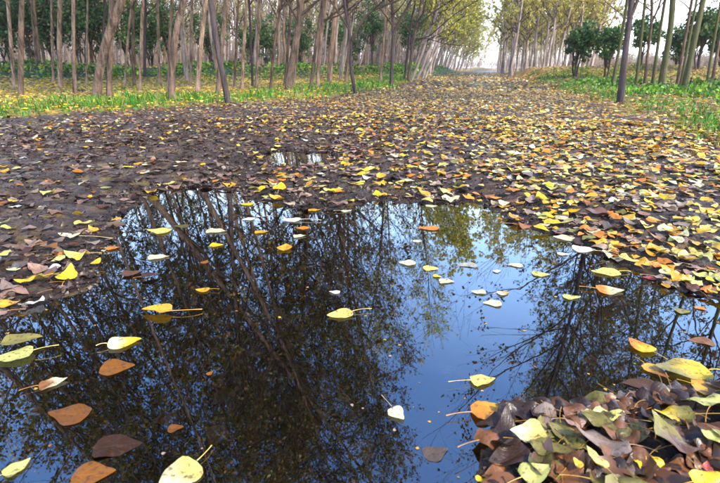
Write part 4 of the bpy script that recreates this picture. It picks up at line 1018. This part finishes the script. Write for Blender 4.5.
def floating_bits():
    rg = np.random.default_rng(36); x, y = scatter(rg, 5200, .6, 5.2); z = height(x, y)
    k = (z < -.003) & (rg.uniform(size=len(x)) < np.clip(.12 + .9 * sstep(-.06, -.003, z) + .5 * fbm(x * 2, y * 2, 2), .02, 1)); x, y = x[k], y[k]; n = len(x)
    c = np.array([PAL[s_] for s_ in rg.choice(['dark brown', 'rusty brown', 'olive', 'tan', 'dark brown', 'golden'], n)])
    litter("floating_debris", "tiny scraps of leaf and bud scales floating on the puddle", np.stack([x, y, np.full(n, .0008)], -1), rg.uniform(0, 6.28, n), np.zeros(n), np.zeros(n), rg.uniform(.003, .012, n), c, T_LOW, rg, curl=.15)
    x, y = scatter(rg, 480, .6, 4.5); z = height(x, y); k = (z < -.012); x, y = x[k], y[k]; n = len(x); z = height(x, y)
    c = np.array([PAL[s_] for s_ in rg.choice(['rusty brown', 'orange', 'tan', 'dark brown'], n)])
    litter("sunken_leaves", "brown leaves lying on the bottom of the puddle", np.stack([x, y, np.minimum(z + .003, -.008)], -1), rg.uniform(0, 6.28, n), rg.normal(0, .1, n), rg.normal(0, .1, n), rg.uniform(.04, .08, n), c, T_LOW, rg, curl=.3)
floating_bits()
def mid_litter():
    rg = np.random.default_rng(32)
    x, y = scatter(rg, 88000, 6.6, 16.0); rd = poly_sd(x, y, ROAD)
    k = rd < .15 + .9 * fbm(x, y, 2) + rg.exponential(.25, len(x)) - .1; u = project(np.stack([x, y, x * 0], -1))[0]
    k &= rg.uniform(size=len(x)) < np.clip(np.where(u < 250, .42, .7) + .6 * clump(x * .6, y * .6), .1, 1)
    x, y = x[k], y[k]; z = height(x, y); n = len(x); names, cols = pick_colours(x, y, rg)
    litter("leaf_litter", "leaf litter thinning over the path further ahead", np.stack([x, y, z + rg.uniform(0, .02, n)], -1), rg.uniform(0, 6.28, n), rg.normal(0, .16, n), rg.normal(0, .16, n), rg.uniform(.02, .06, n) * rg.choice([1, 1, 1.5], n), cols, T_LOW, rg, curl=.4)
    x, y = scatter(rg, 60000, 15.5, 75, 380, 560, 1.3); rd = poly_sd(x, y, ROAD); k = rd < .6; x, y = x[k], y[k]; z = height(x, y); n = len(x)
    names, cols = pick_colours(x, y, rg)
    V, Fq, C = leaf_quads(rg, np.stack([x, y, z + .02], -1), 0.14, [(1, 1, 1)]); C = np.repeat(cols, 4, 0); V = V.reshape(n, 4, 3); V[..., 2] = V[:, :1, 2] + (V[..., 2] - V[:, :1, 2]) * .35; V = V.reshape(-1, 3)
    tag(link("leaf_litter", V, [(Fq, 0)], [M_LITTER], cols=C, smooth=False), "distant leaf litter on the path towards the avenue", "leaves", kind='stuff')
    print("mid", n)
mid_litter()
def floor_leaves():
    """fresh leaves on the wood's floor and on the verges"""
    rg = np.random.default_rng(33)
    x, y = scatter(rg, 150000, 7, 40, -60, 760, 1.4); rd = poly_sd(x, y, ROAD); z = height(x, y)
    u, v, zc = project(np.stack([x, y, z], -1)); left = x < 6 + (y - 17) * .25
    k = (rd > .1)
    gl = poly_dist(x, y, RIDGE_L); gr = poly_dist(x, y, RIDGE_R)
    dens = np.where(left, np.where(gl < 3.2, .32, .95) * (.22 + .78 * sstep(.6, 2.4, rd)), np.where(gr < 3, .8, .5))
    dens = dens * (0.55 + .9 * (fbm(x * .6, y * .6, 2) + .5)) + .06
    k &= rg.uniform(size=len(x)) < dens; x, y, z, left = x[k], y[k], z[k], left[k]; n = len(x)
    pl = np.array([PAL[s] for s in ['bright yellow', 'pale yellow', 'golden', 'bright yellow', 'olive', 'tan']])
    pr = np.array([PAL[s] for s in ['tan', 'pinkish brown', 'rusty brown', 'golden', 'pale yellow', 'rusty brown']])
    i = rg.integers(0, 6, n); c = np.clip(np.where(left[:, None], pl[i] * 1.1, pr[i]) * rg.uniform(.75, 1.1, (n, 1)), 0, .88)
    s = np.where(np.hypot(x, y) > 18, .12, .085)
    V, Fq, C = leaf_quads(rg, np.stack([x, y, z + .03 + rg.uniform(0, .05, n)], -1), 1.0, [(1, 1, 1)])
    V = V.reshape(n, 4, 3); b = V[:, :1]; V = b + (V - b) * s[:, None, None]; V[..., 2] = b[..., 2] + (V[..., 2] - b[..., 2]) * .3
    tag(link("floor_leaves", V.reshape(-1, 3), [(Fq, 0)], [M_LITTER], cols=np.repeat(c, 4, 0), smooth=False), "carpet of yellow leaves over the floor of the wood and verges", "leaves", kind='stuff')
    print("floor", n)
floor_leaves()

# ------------------------------------------------------------------ grass and ground cover
def grass():
    rg = np.random.default_rng(41)
    x, y = scatter(rg, 300000, 5.0, 34, -60, 780, 1.5); rd = poly_sd(x, y, ROAD) + .55 * fbm(x * .9, y * .9, 3)
    left = x < 6 + (y - 17) * .25
    d = np.where(left, .80 * sstep(-.15, .6, rd) * (1 - sstep(1.0, 3.0, rd)) * (.35 + .65 * sstep(-.35, .1, fbm(x * 1.7, y * 1.7, 3))) * np.where(x > -2, .45, 1) + .16 * (rd > 1) * sstep(-.1, .3, fbm(x * .5, y * .5, 2)), .75 * sstep(0, .5, rd) * (1 - .75 * sstep(3, 7, rd)) * sstep(-.45, .2, fbm(x * .8 + 7, y * .8, 3)))
    k = rg.uniform(size=len(x)) < d; x, y, rd, left = x[k], y[k], rd[k], left[k]
    z = height(x, y); n = len(x)
    h = rg.uniform(.03, .17, n) * (1 + .9 * fbm(x * 2.5, y * 2.5, 2)) * np.where(left & (rd < 2.2), 1.15, .85) * np.clip(.5 + rd, .5, 1)
    a = rg.uniform(0, 6.28, n); w = rg.uniform(.005, .011, n) * np.clip(np.hypot(x, y) / 9, .8, 2.2)
    bx = rg.normal(0, .5, n); by = rg.normal(0, .5, n)
    B = np.stack([x, y, z - .01], -1); S = np.stack([np.cos(a) * w, np.sin(a) * w, 0 * a], -1)
    M_ = B + np.stack([bx * h * .35, by * h * .35, h * .65], -1); T = B + np.stack([bx * h, by * h, h], -1)
    V = np.stack([B - S, B + S, M_ + S * .8, M_ - S * .8, T], 1).reshape(-1, 3); b = np.arange(n)[:, None] * 5
    pal = np.array([(.035, .19, .008), (.06, .28, .010), (.03, .13, .008), (.11, .33, .015), (.28, .32, .05)])
    c = np.repeat(pal[rg.integers(0, 5, n)] * rg.uniform(.7, 1.2, (n, 1)), 5, 0)
    o = link("grass", V, [(b + np.array([0, 1, 2, 3]), 0), (b + np.array([3, 2, 4]), 0)], [M_GRASS], cols=c, smooth=False)
    tag(o, "bright green grass along both edges of the path", "grass", kind='stuff'); print("grass", n)
grass()
def ground_cover():
    rg = np.random.default_rng(42)
    x, y = scatter(rg, 260000, 7, 60, -60, 770, 1.3)
    gl = poly_dist(x, y, RIDGE_L); gr = poly_dist(x, y, RIDGE_R); rd = poly_sd(x, y, ROAD)
    left = x < 6 + (y - 17) * .25
    f = fbm(x * .9 + 3, y * .9, 3)
    d = np.where(left, .8 * sstep(-.3, .35, f) * (1 - sstep(2.2, 4.2, gl + fbm(x * .4, y * .4, 2) * 2)) * sstep(.3, 1, rd) * (np.hypot(x, y) > 13), .65 * sstep(-.05, .15, f) * sstep(.7, 1.5, rd) * (gr > 1.0) * (np.hypot(x, y) < 22))
    k = rg.uniform(size=len(x)) < d; x, y, left, gl = x[k], y[k], left[k], gl[k]; n = len(x); z = height(x, y)
    up = rg.uniform(.01, .22, n)
    pal = np.array([(.05, .13, .010), (.11, .25, .015), (.22, .36, .03), (.03, .08, .01)])
    dark = sstep(1.0, -1.0, poly_sd(x, y, [(-60, 5), (-7, 22), (-7, 80), (-60, 80)]))
    V, Fq, _ = leaf_quads(rg, np.stack([x, y, z + up], -1), 1.0, pal, .3); V = V.reshape(n, 4, 3); V = V[:, :1] + (V - V[:, :1]) * np.clip(np.hypot(x, y) / 150, .055, .14)[:, None, None]; V = V.reshape(-1, 3)
    bright = sstep(-.3, .5, fbm(x * .35 + 2, y * .35, 3) + np.where(x < -14, -.25, .2))[:, None]; up_ = None
    C = np.repeat(pal[rg.integers(0, 4, n)] * (.5 + 1.1 * bright) * rg.uniform(.7, 1.25, (n, 1)), 4, 0)
    tag(link("ground_cover", V, [(Fq, 0)], [M_GRASS], cols=C, smooth=False), "low leafy ground cover over the banks behind the trunks", "ground cover", kind='stuff'); print("cover", n)
ground_cover()
# two dark clods among the yellow leaves on the left
for (px, py, s, lab) in [(82, 92.5, .085, "dark clod of earth in the yellow leaves left of the leaning tree"), (60, 94, .06, "small dark clod at the foot of the pale pinkish poplar")]:
    p = at(px, py, .08); rg = np.random.default_rng(int(px)); nu, nv = 12, 8
    uu, vv = np.meshgrid(np.arange(nu) * 2 * np.pi / nu, np.linspace(0.02, np.pi - .02, nv), indexing='ij')
    D = np.stack([np.cos(uu) * np.sin(vv), np.sin(uu) * np.sin(vv), np.cos(vv) * .6], -1).reshape(-1, 3) * (1 + rg.normal(0, .13, (nu * nv, 1))) * s * np.array([1.5, 1, 1])
    i, j = np.meshgrid(np.arange(nu), np.arange(nv - 1), indexing='ij'); i2 = (i + 1) % nu
    Fq = np.stack([i * nv + j, i * nv + j + 1, i2 * nv + j + 1, i2 * nv + j], -1).reshape(-1, 4)
    o = link("earth_clod", D, [(Fq, 0)], [M_BARK['dark']]); o.location = (p[0], p[1], hz(p[0], p[1]) + s * .35)
    tag(o, lab, "clod")
print("tris", sum(len(m.loops) - 2 * len(m.polygons) for m in bpy.data.meshes))

# ------------------------------------------------------------------ the air: far things fade a little
def haze():
    x, y0, z0, z1 = 1505, 1505, -1.6, 24.0
    V = [(a, b, c) for a in (-x, x) for b in (-y0, y0) for c in (z0, z1)]
    Q = np.array([(0, 1, 3, 2), (4, 6, 7, 5), (0, 4, 5, 1), (2, 3, 7, 6), (0, 2, 6, 4), (1, 5, 7, 3)])
    m, n = mat("thin_haze"); o_ = N(n, "ShaderNodeOutputMaterial"); v = N(n, "ShaderNodeVolumePrincipled")
    v.inputs["Color"].default_value = (0.93, 0.94, 1.0, 1); v.inputs["Density"].default_value = 0.0005
    n.links.new(v.outputs[0], o_.inputs["Volume"])
    tag(link("haze", np.array(V, float), [(Q, 0)], [m], smooth=False), "thin pale haze in the air under the trees", "haze", kind='stuff')
haze()
